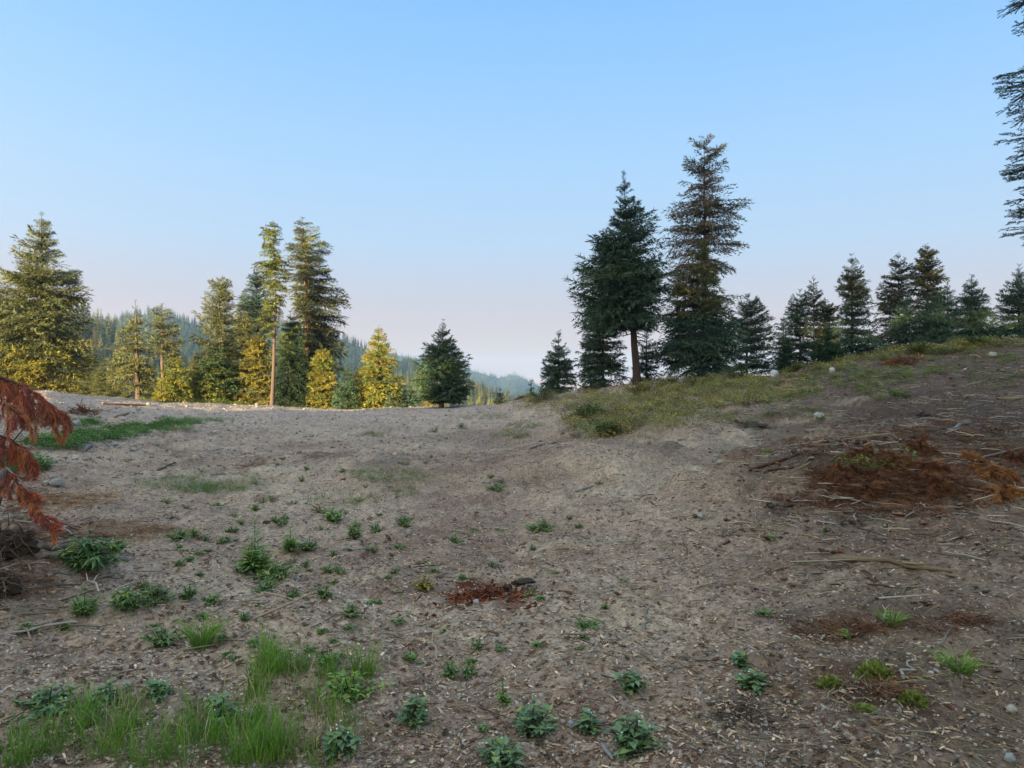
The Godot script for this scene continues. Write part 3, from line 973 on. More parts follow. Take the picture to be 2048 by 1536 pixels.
	conifer("understorey_fir", "thin dark fir with a pale stem under the left side of the big dark fir", 40, [1205, 590], 1206, [[590, 3], [620, 24], [650, 36, 34], [700, 44, 40], [745, 46, 44], [785, 40, 40]], {"col": dark, "col2": deep, "dens": 1.0, "trunk": 4, "bark": Color(0.2, 0.18, 0.16), "gap": 0.3})
	conifer("understorey_fir", "narrow dark fir just right of the leaning trunk", 43, [1293, 652], 1293, [[652, 2], [680, 12], [710, 20], [740, 24], [780, 27]], {"col": deep, "col2": dark, "trunk": 4, "gap": 0.25})
	conifer("understorey_fir", "low dark sapling left of the pale stem under the big dark fir", 41, [1182, 722], 1182, [[722, 2], [750, 16], [785, 24]], {"col": dark, "trunk": 3, "dens": 0.8})
	conifer("giant_brown_fir", "tallest tree, a brownish dying fir with a rounded ragged top", 42, [1408, 272], 1412, [[272, 10], [285, 26, 28], [310, 32, 38], [335, 46, 44], [355, 44, 56], [375, 34, 48], [395, 54, 64], [425, 64, 66], [450, 62, 56], [480, 74, 70], [500, 72, 84], [515, 60, 88], [535, 74, 40], [548, 60, 84], [566, 64, 40], [578, 60, 80], [600, 60, 52], [640, 70, 56], [680, 74, 60], [720, 72, 54], [752, 60, 44]],
		{"col": Color(0.18, 0.14, 0.1), "col2": Color(0.13, 0.125, 0.08), "dens": 0.72, "trunk": 8, "bark": Color(0.15, 0.1, 0.075), "gap": 0.36, "sprays": ["h", "c", "a"], "pb": -0.3, "pt": 0.75, "ragged": 0.42, "snags": 16, "snag_down": 4.0, "snag_len": 1.8, "col3": dark, "split": 0.3})
	conifer("olive_fir", "olive-topped fir in front of the giant brown tree", 39, [1404, 474], 1410, [[474, 3], [500, 17], [530, 30, 24], [560, 50, 28], [590, 66, 38], [625, 60, 50], [660, 78, 64], [700, 84, 62], [740, 78, 58]],
		{"col": Color(0.17, 0.155, 0.06), "col2": Color(0.12, 0.14, 0.07), "col3": deep, "split": 0.45, "dens": 1.1, "trunk": 6, "bark": Color(0.16, 0.14, 0.12), "gap": 0.15, "ragged": 0.35})
	conifer("airy_fir", "airy layered fir with see-through boughs right of the giant brown tree", 46, [1494, 584], 1493, [[584, 3], [605, 14, 20], [630, 32, 36], [660, 36, 46], [690, 34, 52], [720, 30, 54], [748, 28, 50]], {"col": deep, "col2": dark, "dens": 0.75, "trunk": 4, "gap": 0.4, "pb": 0.0, "sprays": ["a", "b"]})
	conifer("dark_fir", "bushy grey-green fir left of the thin pale tree on the right brow", 50, [1600, 577], 1600, [[577, 3], [600, 16], [630, 26, 20], [665, 34, 22], [700, 34, 24], [745, 32, 26]], {"col": Color(0.06, 0.075, 0.05), "col2": dark, "trunk": 4})
	conifer("dark_fir", "short bushy fir at the left of the group with the thin pale tree", 48, [1567, 634], 1567, [[634, 4], [665, 16], [700, 20], [745, 24]], {"col": dark, "col2": deep, "trunk": 4})
	conifer("green_fir", "small green fir in front at the left end of the right-hand group", 44, [1575, 682], 1575, [[682, 2], [705, 14], [745, 22]], {"col": Color(0.04, 0.075, 0.04), "trunk": 3})
	conifer("thin_pine", "thin pale pine, sparse and pointed, between two bushy firs on the right", 52, [1627, 552], 1627, [[552, 2], [570, 12], [595, 18], [630, 19], [670, 16], [710, 12]], {"col": Color(0.10, 0.095, 0.075), "col2": sage, "dens": 0.5, "trunk": 4, "bark": Color(0.2, 0.17, 0.15), "gap": 0.4, "sprays": ["t"], "pb": 0.2})
	conifer("olive_fir", "olive fir close on the right of the thin pale pine", 52, [1651, 594], 1651, [[594, 4], [620, 20], [660, 24], [720, 26]], {"col": olive, "col2": Color(0.07, 0.08, 0.04), "trunk": 4})
	conifer("green_fir", "fresh green broad fir in front of the thin pale pine", 45, [1655, 646], 1655, [[646, 3], [670, 18], [695, 28], [735, 38]], {"col": Color(0.04, 0.085, 0.038), "col2": Color(0.05, 0.095, 0.045), "trunk": 4})
	conifer("sunlit_top_larch", "broad larch with its sunlit top coloured golden and its shaded skirt dark, middle of the right brow", 49, [1704, 509], 1704, [[509, 3], [530, 12], [555, 17, 22], [580, 28, 30], [600, 22, 32], [630, 26, 28], [665, 32, 48], [700, 36, 56], [730, 30, 50]],
		{"col": Color(0.12, 0.115, 0.05), "col2": sage, "col3": deep, "split": 0.5, "dens": 1.05, "trunk": 5, "gap": 0.2, "ragged": 0.4})  # sunlit top and shaded skirt are put into the foliage colours
	conifer("gaunt_larch", "gaunt larch with open branches and long low limbs to the left", 52, [1796, 507], 1800, [[507, 3], [525, 14], [545, 24, 28], [575, 34, 30], [605, 38, 26], [625, 50, 20], [650, 44, 16], [680, 44, 20], [705, 30, 20]],
		{"col": Color(0.075, 0.085, 0.055), "col2": brown, "dens": 0.7, "trunk": 5, "gap": 0.42, "sprays": ["t", "c"], "ragged": 0.4, "snags": 14, "snag_len": 2.0})
	conifer("sunlit_top_larch", "tallest larch of the right group, sunlight on it coloured in gold, above two dark firs", 52, [1854, 488], 1856, [[488, 3], [505, 16], [530, 24], [550, 30, 32], [580, 28, 34], [610, 26, 30], [660, 24], [700, 22]], {"col": Color(0.085, 0.092, 0.055), "col2": gold, "dens": 0.85, "trunk": 5, "gap": 0.3, "sprays": ["t", "a"]})  # gold clumps coloured in for sunlight on the crown
	conifer("dark_fir", "dark fir in front of the gaunt larch", 42, [1812, 583], 1812, [[583, 3], [610, 14], [640, 24], [680, 32], [715, 36]], {"col": deep, "col2": dark, "trunk": 4, "dens": 1.2})
	conifer("dark_fir", "broad dark fir below the tallest larch of the right group", 41, [1868, 577], 1868, [[577, 3], [605, 18], [640, 26], [670, 32, 40], [710, 36, 44]], {"col": deep, "col2": dark, "trunk": 4, "dens": 1.2})
	conifer("dark_fir", "narrow pointed dark fir right of the tallest larch", 43, [1895, 559], 1895, [[559, 2], [585, 11], [620, 18], [660, 24], [705, 28]], {"col": dark, "col2": deep, "trunk": 4, "dens": 1.1})
	conifer("dark_fir", "pointed dark fir standing apart, second from the right edge", 42, [1943, 547], 1943, [[547, 2], [570, 13], [600, 24, 28], [630, 28, 38], [660, 28, 42], [695, 30, 40]], {"col": dark, "col2": deep, "trunk": 4, "dens": 1.15})
	conifer("dark_fir", "dark fir cut by the right edge behind the near spruce", 42, [2038, 530], 2038, [[530, 2], [555, 16], [590, 30], [620, 38], [660, 40], [690, 42]], {"col": dark, "col2": deep, "trunk": 5, "dens": 1.15})
	conifer("dark_seedling_fir", "low dark sapling right of the pointed fir near the right edge", 42, [1985, 640], 1985, [[640, 2], [665, 12], [690, 18]], {"col": dark, "trunk": 3})
	# young firs on the slope below the left brow
	for e in [[180, 690, 86, "tallest pale young fir on the slope, just right of the big spruce"], [205, 715, 78, "pale young fir on the slope, second right of the big spruce"], [232, 700, 95, "pale young fir on the slope just left of the thin fir's stem"], [300, 720, 88, "pale young fir on the slope between the thin fir and the round-topped fir"], [390, 700, 92, "pale young fir on the slope right of the round-topped fir"], [225, 745, 72, "short pale fir on the slope at the left foot of the thin fir"], [195, 752, 70, "short pale fir on the slope midway between big spruce and thin fir"], [250, 760, 70, "shortest pale fir on the slope touching the thin fir"], [172, 738, 75, "short pale fir on the slope against the skirt of the big spruce"], [300, 750, 74, "short pale fir on the slope left of the smallest yellow fir"], [1000, 775, 80, "pale young fir peeping over the brow at centre, left of the shrubby bank"], [670, 745, 80, "pale young fir behind the small dark fir right of the tall ragged fir"]]:
		conifer("slope_fir", e[3], e[2], [e[0], e[1]], e[0], [[e[1], 2], [e[1] + 30, 12], [e[1] + 70, 22], [e[1] + 105, 26]], {"col": Color(0.17, 0.17, 0.05), "col2": Color(0.14, 0.15, 0.06), "trunk": 3, "dens": 0.8}, "young firs on the slope below the brow")
	# the near spruce whose boughs reach in from the right
	near_spruce()
	# unseen trees on the added rise behind the camera, raising its shade
	var proto: Node3D
	var k := 0
	for row in 3:
		for i in 17:
			var s := -30.5 + i * 5.2 + rr(-1.2, 1.2) + row * 1.7
			var w := 40.0 + row * 8.0 + rr(-1.5, 1.5)
			var x := -w * sin(SUN_A) + s * cos(SUN_A)
			var z := w * cos(SUN_A) + s * sin(SUN_A)
			if z < 6.0 and x > 0.0: continue
			if proto == null:
				proto = conifer("ridge_fir", "tall dark unseen fir on the added rise behind the camera", 30, [1024, 420], 1024, [[420, 4], [470, 30], [560, 60], [660, 84], [770, 90]], {"col": dark, "col2": deep, "dens": 1.5, "trunk": 9}, "unseen firs on the added rise behind the camera")
			var o: Node3D = proto if k == 0 else proto.duplicate()
			if k > 0:
				o.name = numbered("ridge_fir")
				add_child(o, true)
			k += 1
			o.position = on(x, z)
			o.rotation.y = rr(0, TAU)
			o.scale = Vector3.ONE * rr(1.25, 1.65)

func near_spruce() -> void:
	# a finely needled bough, for a tree close enough to see the twigs
	rng.seed = 51
	for v in 3:
		var pv := PackedVector3Array()
		var uv := PackedVector2Array()
		for i in 6:
			var p := Vector3(i / 6.0, -0.12 * pow(i / 6.0, 2.0), 0)
			var q := Vector3((i + 1) / 6.0, -0.12 * pow((i + 1) / 6.0, 2.0), 0)
			var r := 0.011 * (1.0 - i / 7.0)
			for o in [Vector3(0, r, 0), Vector3(0, -r, r), Vector3(0, -r, -r)]:
				pv.append_array([p + o, p - o, q + o * 0.8, q + o * 0.8, p - o, q - o * 0.8])
				for e in 6: uv.push_back(Vector2(0.02, 0.02))
		for k in 19:
			var s := 0.1 + 0.9 * k / 18.0
			var p := Vector3(s, -0.12 * s * s, 0)
			var dir := Vector3(rr(0.55, 0.85), rr(-0.3, 0.15), (1.0 if k % 2 else -1.0) * rr(0.55, 0.9)).normalized()
			if k == 18: dir = Vector3(1, -0.1, 0)
			var l := 0.34 * (0.35 + 0.65 * sin(PI * pow(s, 0.8) * 0.9)) * rr(0.7, 1.1)
			var lines := [[p, dir, l]]
			for e in 3:
				lines.append([p + dir * l * (0.3 + 0.22 * e), (dir + dir.cross(Vector3.UP) * (0.8 if e % 2 else -0.8) + Vector3(0, rr(-0.3, 0.1), 0)).normalized(), l * rr(0.3, 0.5)])
			for ln in lines:
				var steps := int(maxf(4.0, ln[2] / 0.014))
				for j in steps:
					var q: Vector3 = ln[0] + ln[1] * ln[2] * (j / float(steps)) + Vector3(0, -0.12 * pow(j / float(steps), 2.0) * ln[2], 0)
					for e in 4:
						var o := (ln[1] as Vector3).cross(rv()).normalized()
						var nd: Vector3 = ((ln[1] as Vector3) * rr(0.8, 1.3) + o * 0.6).normalized()
						var acr := nd.cross(rv()).normalized() * 0.0035
						var w := rng.randf()
						pv.append_array([q - acr, q + acr, q + nd * 0.021 * rr(0.8, 1.2)])
						uv.append_array([Vector2(0.3, w), Vector2(0.3, w), Vector2(0.9, w)])
		sprays["near" + str(v)] = [pv, uv]
	var D := 9.0
	var x := (2345.0 - 1024.0) / F * D
	var yb := height(x, -D) - 0.1
	var root := thing("near_spruce", "near dark spruce whose boughs reach in from the right edge", "tree", Vector3(x, yb, -D))
	var tb := Buf.new()
	var pts := []
	var rad := []
	for i in 12:
		pts.append(Vector3(rr(-0.03, 0.03), -0.4 + i * 1.1, rr(-0.03, 0.03)))
		rad.append(0.19 * (1.0 - i / 12.5))
	tube(tb, pts, rad, 10, Color(0.1, 0.075, 0.06), 0.08, false)
	part("trunk", tb, M.bark, root)
	var sets := Fol.new()
	# [height, reach towards the view, direction, pitch]
	for i in 130:
		var y := rr(3.4, 11.6)
		var az := rr(0, TAU)
		var l := (11.9 - y) * 0.16 + 0.78
		l *= rr(0.8, 1.12)
		if cos(az) < -0.55:                       # towards the view: only where the photograph has boughs
			var py := 768.0 - (y + yb - EYE) / D * F
			if py > 480.0 or (py > 222.0 and py < 262.0) or (py > 58.0 and py < 100.0): continue
			l = rr(1.35, 1.65)
			if py > 380.0: l *= 0.95
		add_bough(sets, y, az, l, rr(-0.25, 0.1), cos(az) < 0.1)
	for e in [[20, 2014], [45, 2022], [-20, 2010], [112, 2004], [130, 1994], [150, 1993], [168, 1993], [190, 2000], [205, 2022], [262, 1999], [285, 2008], [305, 2004], [330, 2006], [352, 2000], [365, 1990], [385, 2012], [408, 1995], [440, 2012], [462, 2020]]:
		for j in 2:
			var py: float = e[0] + rr(-8, 8)
			var y: float = EYE + (768.0 - py) / F * D - yb
			var l: float = 0.84 * (2345.0 - e[1]) / F * D * (1.0 if j == 0 else rr(0.8, 0.95))
			add_bough(sets, y + 0.15, PI + (rr(-0.12, 0.12) if j == 0 else rr(-0.4, 0.4)), l, -0.02 + rr(-0.05, 0.05), true)
	crown_part(sets, root)

func add_bough(sets: Fol, y: float, az: float, l: float, pitch: float, fine: bool) -> void:
	var dir := Vector3(cos(az) * cos(pitch), sin(pitch), sin(az) * cos(pitch))
	var up := Vector3(-cos(az) * sin(pitch), cos(pitch), -sin(az) * sin(pitch))
	var roll := rr(-0.5, 0.5)
	var side := dir.cross(up)
	var up2 := up * cos(roll) + side * sin(roll)
	var key := "near" + str(rng.randi() % 3) if fine else "c1"
	add_spray(sets, sprays[key], Transform3D(Basis(dir * l, up2 * l, dir.cross(up2) * l), Vector3(0, y, 0)), vary(Color(0.05, 0.08, 0.06), 0.2))

func build_low_plants() -> void:
	rng.seed = 61
	for e in [
		["shrub", 95, 1420, 130, 62, "low shrub with tiny white flowers at the left edge above the grass"],
		["shrub", 215, 1415, 95, 58, "bluish shrub between the left-edge shrub and the grass bank"],
		["shrub", 315, 1395, 55, 40, "small shrub at the top of the gap in the grass"],
		["shrub", 442, 1462, 120, 98, "big broad-leaved bush with dry yellow stalks amid the grass"],
		["shrub", 830, 1450, 72, 66, "blue-green shrub alone right of the grass patch"],
		["shrub", 1062, 1468, 110, 84, "leafy shrub beside the round grey stone, right of bottom centre"],
		["shrub", 998, 1528, 90, 66, "shrub cut by the bottom edge below the stone, large flat leaves"],
		["shrub", 1266, 1506, 105, 92, "rounded shrub dotted with white flowers beside the grey stub"],
		["shrub", 1178, 1462, 40, 42, "small blue shrub between two larger flowering shrubs"],
		["shrub", 1506, 1376, 64, 40, "small silvery shrub with white flowers left of the rusty soil"],
		["shrub", 1480, 1332, 34, 42, "tiny flowering shrub just above the silvery one"],
		["shrub", 682, 1512, 80, 76, "shrub with white flowers and reddish stems at the right end of the grass"],
		["shrub", 1262, 1378, 50, 46, "sparse flat-topped shrub near a dark leaf pile, centre right"],
		["leafy", 700, 1392, 140, 62, "light green leafy patch behind the grass, right end", Color(0.19, 0.32, 0.08)],
		["leafy", 655, 1330, 60, 40, "dark leafy weed between two short grass clumps", Color(0.14, 0.24, 0.08)],
		["feather", 178, 1138, 115, 84, "large bushy weed in front of the fallen log at left", Color(0.15, 0.25, 0.09)],
		["feather", 234, 1104, 40, 36, "bright small weed right behind the large bushy weed"],
		["spike", 168, 1230, 66, 62, "upright leafy weed standing alone on the left"],
		["leafy", 55, 1268, 56, 34, "dark weed near the left edge below the roots"],
		["leafy", 130, 1258, 28, 18, "tiny weed right of the dark left-edge weed"],
		["feather", 252, 1215, 76, 50, "dark spreading weed, left end of the row of three"],
		["feather", 312, 1205, 80, 40, "pale spreading weed, middle of the row of three", Color(0.2, 0.26, 0.11)],
		["leafy", 290, 1180, 44, 28, "bright weed tucked behind the row of three"],
		["leafy", 376, 1196, 50, 36, "weed at the right end of the row of three"],
		["leafy", 424, 1208, 66, 30, "flat weed trailing right from the row of three"],
		["leafy", 326, 1288, 90, 46, "dense low dark weed left of the tall grass tuft"],
		["tuft", 405, 1298, 62, 82, "tall tussock of green grass on bare soil"],
		["leafy", 356, 1082, 58, 36, "rounded weed on the left, behind the bare strip"],
		["spike", 510, 1150, 50, 112, "tallest upright weed, pale green, left of centre"],
		["feather", 545, 1158, 100, 48, "sprawling weed around the foot of the tallest upright weed"],
		["leafy", 530, 1182, 66, 30, "low weed in front of the tallest upright weed"],
		["spike", 580, 1104, 48, 54, "bushy upright weed right of the tallest one"],
		["leafy", 616, 1102, 56, 34, "low weed touching the bushy upright weed on its right"],
		["spike", 708, 1078, 40, 46, "cone-shaped upright weed left of the pale stone"],
		["leafy", 752, 1064, 44, 26, "weed just right of the cone-shaped weed"],
		["leafy", 806, 1052, 36, 26, "small weed directly behind the pale stone"],
		["leafy", 908, 1086, 40, 26, "single small weed in the open centre"],
		["leafy", 735, 1102, 26, 18, "tiny weed in front of the cone-shaped weed"],
		["leafy", 665, 1042, 66, 36, "bright spreading weed with dry grass behind it", Color(0.17, 0.29, 0.08)],
		["feather", 1082, 1062, 70, 26, "flat weed stretched sideways, right of centre"],
		["leafy", 650, 1195, 46, 34, "weed left of the rust-stained strip"],
		["leafy", 702, 1234, 44, 36, "dense bluish weed below the rust-stained strip"],
		["leafy", 846, 1178, 54, 34, "weed with red and yellow-green leaves left of the red mound", Color(0.3, 0.26, 0.07)],
		["feather", 1172, 1256, 90, 22, "straggling weed right of the red mound"],
		["leafy", 1168, 1280, 30, 18, "tiny weed under the straggling weed"],
		["leafy", 488, 1240, 34, 26, "small weed above the grass, left of centre"],
		["leafy", 900, 1352, 44, 40, "pair-leaved weed in the bare foreground, left one"],
		["leafy", 936, 1356, 40, 40, "brighter weed next to the pair-leaved weed"],
		["leafy", 956, 1300, 34, 30, "weed above the pair of foreground weeds"],
		["spike", 820, 1320, 40, 24, "narrow-leaved weed with open blades in the foreground"],
		["leafy", 966, 1462, 22, 24, "tiny weed left of the bottom shrubs"],
		["spike", 1008, 1408, 18, 58, "thin upright sprig behind the bottom shrubs"],
		["leafy", 992, 982, 56, 22, "weed on the dark track edge, centre"],
		["leafy", 1540, 1080, 34, 20, "bright green weed alone on the right slope foot", Color(0.17, 0.32, 0.06)],
		["leafy", 1650, 1066, 16, 18, "dark sprig right of the bright green weed"],
		["leafy", 1530, 1228, 50, 16, "flat dark weed at the left edge of the rusty soil"],
		["moss", 1662, 1374, 46, 22, "mossy yellow-green cushion on rusty soil, left of two"],
		["moss", 1752, 1358, 60, 34, "larger mossy cushion beside the white curved roots"],
		["moss", 1828, 1402, 44, 20, "flat mossy cushion below the white curved roots"],
		["moss", 1730, 1424, 46, 14, "faded moss patch nearest the bottom right"],
		["tuft", 1915, 1345, 90, 50, "loose grass clump right of the white curved roots"],
		["tuft", 1785, 1250, 56, 36, "grey-green wispy tuft by the forked dry branch"],
		["spike", 1690, 1275, 30, 22, "small green sprig with yellow leaf on rusty soil"],
		["tuft", 1535, 905, 20, 12, "tiny grass tuft on the sandy track"],
		["leafy", 640, 1026, 50, 22, "dry yellowish weed behind the bright spreading weed", Color(0.25, 0.22, 0.1)],
		["leafy", 1265, 1375, 24, 20, "sprig beside the flat-topped shrub"],
	]:
		plant(e[0], e[1], e[2], e[3], e[4], e[5], "", e[6] if e.size() > 6 else Color(0, 0, 0, 0))
	for i in 120:                                   # lesser weeds over the clearing
		var px := rr(300, 1250) if i < 60 else rr(330, 820)
		var py := rr(850, 1330) if i < 60 else rr(1000, 1290)
		plant(["leafy", "leafy", "feather"][i % 3], px, py, rr(12, 40), rr(8, 20), "small green weed on the bare soil near the " + near_what(px, py), "small weeds scattered over the clearing")
	# grass of the bottom left, in short clumps
	var gb := Buf.new()
	for i in 15:
		var a := rr(0, TAU)
		var p := Vector3(cos(a), 0, sin(a)) * rr(0, 0.3)
		blade(gb, p, (Vector3(cos(a), 0, sin(a)) * rr(-0.15, 0.3) + Vector3.UP + rv() * 0.12).normalized(), Vector3(cos(a), -0.15, sin(a)) * rr(0.1, 1.0), rr(0.3, 1.15), rr(0.008, 0.018), Color(0.9, 0.9, 0.9) * rr(0.75, 1.1), Color(1.35, 1.15, 1.0))
	var gm := gb.mesh(M.leaf)
	var xf := []
	var cl := []
	var put := func(list: Array, lo: float, hi: float, tones: Array) -> void:
		for p in patches(list):
			if hi == 0.25 and n_fine.get_noise_2d(p.x * 1.1 + 11.0, p.z * 1.1) < -0.12: continue
			var s := rr(lo, hi)
			xf.append(Transform3D(Basis(Vector3.UP, rr(0, TAU)) * Basis.from_scale(Vector3(s * 1.2, s, s * 1.2)), p - Vector3(0, 0.01, 0)))
			cl.append(vary(tones[rng.randi() % tones.size()], 0.25))
	put.call([[90, 1490, 110, 40, 40], [60, 1525, 60, 20, 30], [160, 1455, 40, 30, 35], [215, 1500, 40, 30, 40], [270, 1460, 30, 30, 23], [330, 1500, 30, 24, 27], [390, 1490, 50, 40, 45], [480, 1490, 60, 44, 57], [520, 1420, 34, 50, 57], [560, 1470, 50, 50, 56], [545, 1345, 34, 26, 45], [530, 1310, 24, 20, 22], [600, 1345, 16, 14, 13], [700, 1352, 48, 18, 52], [650, 1345, 20, 16, 13], [630, 1450, 60, 40, 35], [560, 1525, 130, 24, 52], [340, 1530, 90, 12, 23], [700, 1460, 30, 20, 10], [250, 1420, 40, 14, 11]], 0.07, 0.25, [Color(0.14, 0.3, 0.035), Color(0.115, 0.24, 0.04), Color(0.21, 0.3, 0.06), Color(0.17, 0.32, 0.035)])
	put.call([[420, 978, 75, 10, 240], [430, 955, 120, 14, 130], [320, 968, 60, 12, 60], [780, 952, 90, 14, 170], [690, 1000, 90, 16, 90], [800, 985, 50, 12, 50], [980, 828, 30, 4, 60]], 0.05, 0.15, [Color(0.13, 0.24, 0.05), Color(0.17, 0.24, 0.07)])
	put.call([[600, 1450, 200, 80, 30], [350, 1450, 200, 60, 26]], 0.1, 0.22, [Color(0.4, 0.34, 0.18)])
	put.call([[1180, 815, 150, 30, 160], [1290, 830, 150, 34, 260], [1400, 795, 120, 24, 180], [1230, 860, 110, 26, 120], [1100, 800, 90, 16, 110], [1500, 790, 120, 20, 120]], 0.14, 0.42, [Color(0.33, 0.28, 0.12), Color(0.24, 0.24, 0.08), Color(0.3, 0.22, 0.12)])
	put.call([[440, 800, 90, 4, 120], [340, 795, 60, 4, 60], [590, 808, 40, 3, 40]], 0.2, 0.5, [Color(0.2, 0.23, 0.07)])
	stuff("grass", "fresh green grass growing in patches on the bare soil, thickest bottom left", "grass", gm, xf, cl)
	# leafy cover: the strip on the left and the patches on the hillside
	var cm := Buf.new()
	for i in 60:
		var a := rr(0, TAU)
		var q := sqrt(rng.randf())
		leaf(cm, Vector3(cos(a) * 0.5 * q, rr(0.05, 0.95) * (1.1 - q * 0.5), sin(a) * 0.5 * q), Vector3(cos(a) * (0.3 + q) + rr(-0.6, 0.6), rr(-0.3, 1.0), sin(a) * (0.3 + q) + rr(-0.6, 0.6)).normalized(), Vector3.UP + rv() * 0.6, rr(0.13, 0.26), rr(0.06, 0.12), Color(1, 1, 1) * rr(0.6, 1.35))
	var cover := cm.mesh(M.leaf)
	xf.clear(); cl.clear()
	put.call([[110, 888, 70, 14, 110], [200, 873, 80, 12, 160], [290, 858, 90, 9, 200], [360, 846, 50, 6, 100], [165, 848, 40, 7, 60], [90, 848, 40, 5, 40], [430, 842, 40, 3, 30], [40, 935, 50, 12, 60], [400, 800, 80, 4, 60]], 0.1, 0.26, [Color(0.11, 0.22, 0.05), Color(0.13, 0.24, 0.055)])
	stuff("green_weed_strip", "strip of low bright green weeds across the stony ground on the left", "weeds", cover, xf, cl)
	xf.clear(); cl.clear()
	put.call([[1130, 800, 130, 24, 210], [1250, 820, 150, 40, 340], [1400, 790, 140, 30, 330], [1460, 765, 80, 14, 190], [1330, 775, 100, 16, 190], [1200, 855, 80, 26, 90], [1060, 795, 50, 9, 80], [1330, 835, 150, 26, 80], [1560, 762, 90, 10, 60], [1640, 735, 90, 10, 110], [1750, 718, 90, 9, 100], [1850, 702, 100, 8, 110], [1970, 690, 80, 8, 90], [1560, 785, 80, 14, 60]], 0.09, 0.32, [Color(0.36, 0.35, 0.09), Color(0.27, 0.29, 0.085), Color(0.17, 0.21, 0.075), Color(0.38, 0.32, 0.08), Color(0.22, 0.16, 0.1)])
	stuff("low_shrub_cover", "yellowing low shrubs covering the bank below the big dark fir", "shrubs", cover, xf, cl)
	xf.clear(); cl.clear()
	put.call([[1650, 745, 120, 12, 130], [1720, 765, 110, 14, 140], [1800, 745, 80, 14, 100], [1560, 790, 80, 14, 90], [1760, 790, 60, 12, 50], [1900, 740, 60, 10, 40], [1520, 800, 70, 12, 60], [1830, 700, 80, 6, 60], [1700, 715, 80, 8, 80], [2010, 720, 30, 10, 30], [1760, 930, 90, 20, 30], [1020, 870, 40, 10, 30], [1050, 850, 40, 8, 30], [960, 835, 60, 5, 30], [740, 870, 40, 4, 24], [1930, 715, 110, 14, 70], [1980, 760, 70, 20, 40], [1470, 835, 80, 14, 40], [1600, 830, 90, 14, 30]], 0.07, 0.2, [Color(0.2, 0.29, 0.055), Color(0.15, 0.22, 0.06), Color(0.23, 0.22, 0.075)])
	stuff("hillside_green_cover", "patches of low green plants on the right hillside", "ground cover", cover, xf, cl)
	# bushes that stand out along the bank
	for e in [[1085, 800, 70, 34, "pale yellow-green bush at the left end of the bank"], [1175, 835, 80, 36, "yellow-green bush low on the bank, left part"], [1275, 790, 60, 30, "bush with orange leaves below the leaning trunk"], [1395, 775, 80, 36, "wide yellow bush below the giant brown tree"], [1470, 760, 60, 34, "green bush at the right end of the yellowing bank"], [1340, 770, 60, 30, "yellow bush between the big dark fir and the giant brown tree"], [1600, 742, 40, 18, "lime bush on the brow near the pale rocks"], [1840, 706, 60, 26, "olive bush on the brow below the gaunt larch"], [1955, 690, 44, 20, "green bush on the brow under the pointed dark fir"], [1220, 868, 60, 28, "lowest green bush, at the foot of the bank"]]:
		bush(e[0], e[1], e[2], e[3], e[4])

func bush(px: float, py: float, wpx: float, hpx: float, label: String) -> void:
	var at := gp(px, py)
	var w := wpx * 0.5 * -at.z / F
	var h := hpx * -at.z / F
	var root := thing("bush", label, "bush", at)
	var tones := [Color(0.15, 0.15, 0.035), Color(0.11, 0.135, 0.035), Color(0.2, 0.165, 0.035), Color(0.1, 0.12, 0.05)]
	if label.contains("green"): tones = [Color(0.08, 0.12, 0.035), Color(0.1, 0.14, 0.035)]
	if label.contains("orange"): tones.append_array([Color(0.3, 0.15, 0.04), Color(0.27, 0.17, 0.04)])
	var sb := Buf.new()
	var lb := Buf.new()
	for i in 26:
		var a := rr(0, TAU)
		var q := sqrt(rng.randf())
		var end := Vector3(cos(a) * w * q, h * rr(0.5, 1.0) * (1.1 - 0.45 * q), sin(a) * w * q)
		tube(sb, [Vector3(end.x * 0.15, 0, end.z * 0.15), end * Vector3(0.6, 0.55, 0.6), end], [0.009, 0.007, 0.003], 4, Color(0.12, 0.09, 0.06), 0.0, false)
		for k in 26:
			var p := end * rr(0.35, 1.0) + rv() * 0.09
			leaf(lb, p, Vector3(cos(a) + rr(-1, 1), rr(-0.2, 0.9), sin(a) + rr(-1, 1)).normalized(), Vector3.UP + rv() * 0.5, rr(0.05, 0.1), rr(0.03, 0.05), vary(tones[rng.randi() % tones.size()], 0.3))
	part("twigs", sb, M.bark, root)
	part("leaves", lb, M.leaf, root)

func near_what(px: float, py: float) -> String:
	var marks := [["red rotten stump", 985, 1190], ["tallest upright weed", 510, 1130], ["sandy patch", 1280, 1240], ["cone-shaped weed", 710, 1075], ["tall grass tussock", 405, 1290], ["left grass patch in mid distance", 420, 975], ["single weed in the open centre", 908, 1083], ["flat sideways weed right of centre", 1085, 1060], ["track edge weed", 992, 980], ["foot of the shrubby bank", 1120, 900], ["pair of foreground weeds", 915, 1350], ["grass end in the foreground", 700, 1360], ["row of three weeds", 310, 1200], ["centre brow under the lone dark tree", 900, 850], ["bright spreading weed", 660, 1040],
		["red hillside slash", 1760, 950], ["rusty soil", 1620, 1255], ["splintered log", 1780, 1135], ["dry crooked branch", 1780, 1200], ["right edge", 1990, 850], ["sandy track", 1450, 900], ["right foreground shrub", 1266, 1450], ["dark hollow of the track", 1510, 850], ["foot of the red slash", 1560, 1020], ["green strip on the left", 260, 865], ["left cobble trio", 105, 962], ["red boughs at the left edge", 60, 840], ["reddish far-left log", 250, 815], ["brow below the larch", 545, 820], ["yellowish white stone", 390, 915]]
	var best := 1e9
	var out := ""
	for m in marks:
		var q := Vector2(px - m[1], (py - m[2]) * 1.8).length()
		if q < best:
			best = q
			out = m[0]
	return out

func px3(px: float, py: float, d: float) -> Vector3:
	return Vector3((px - 1024.0) / F * d, EYE + (768.0 - py) / F * d, -d)

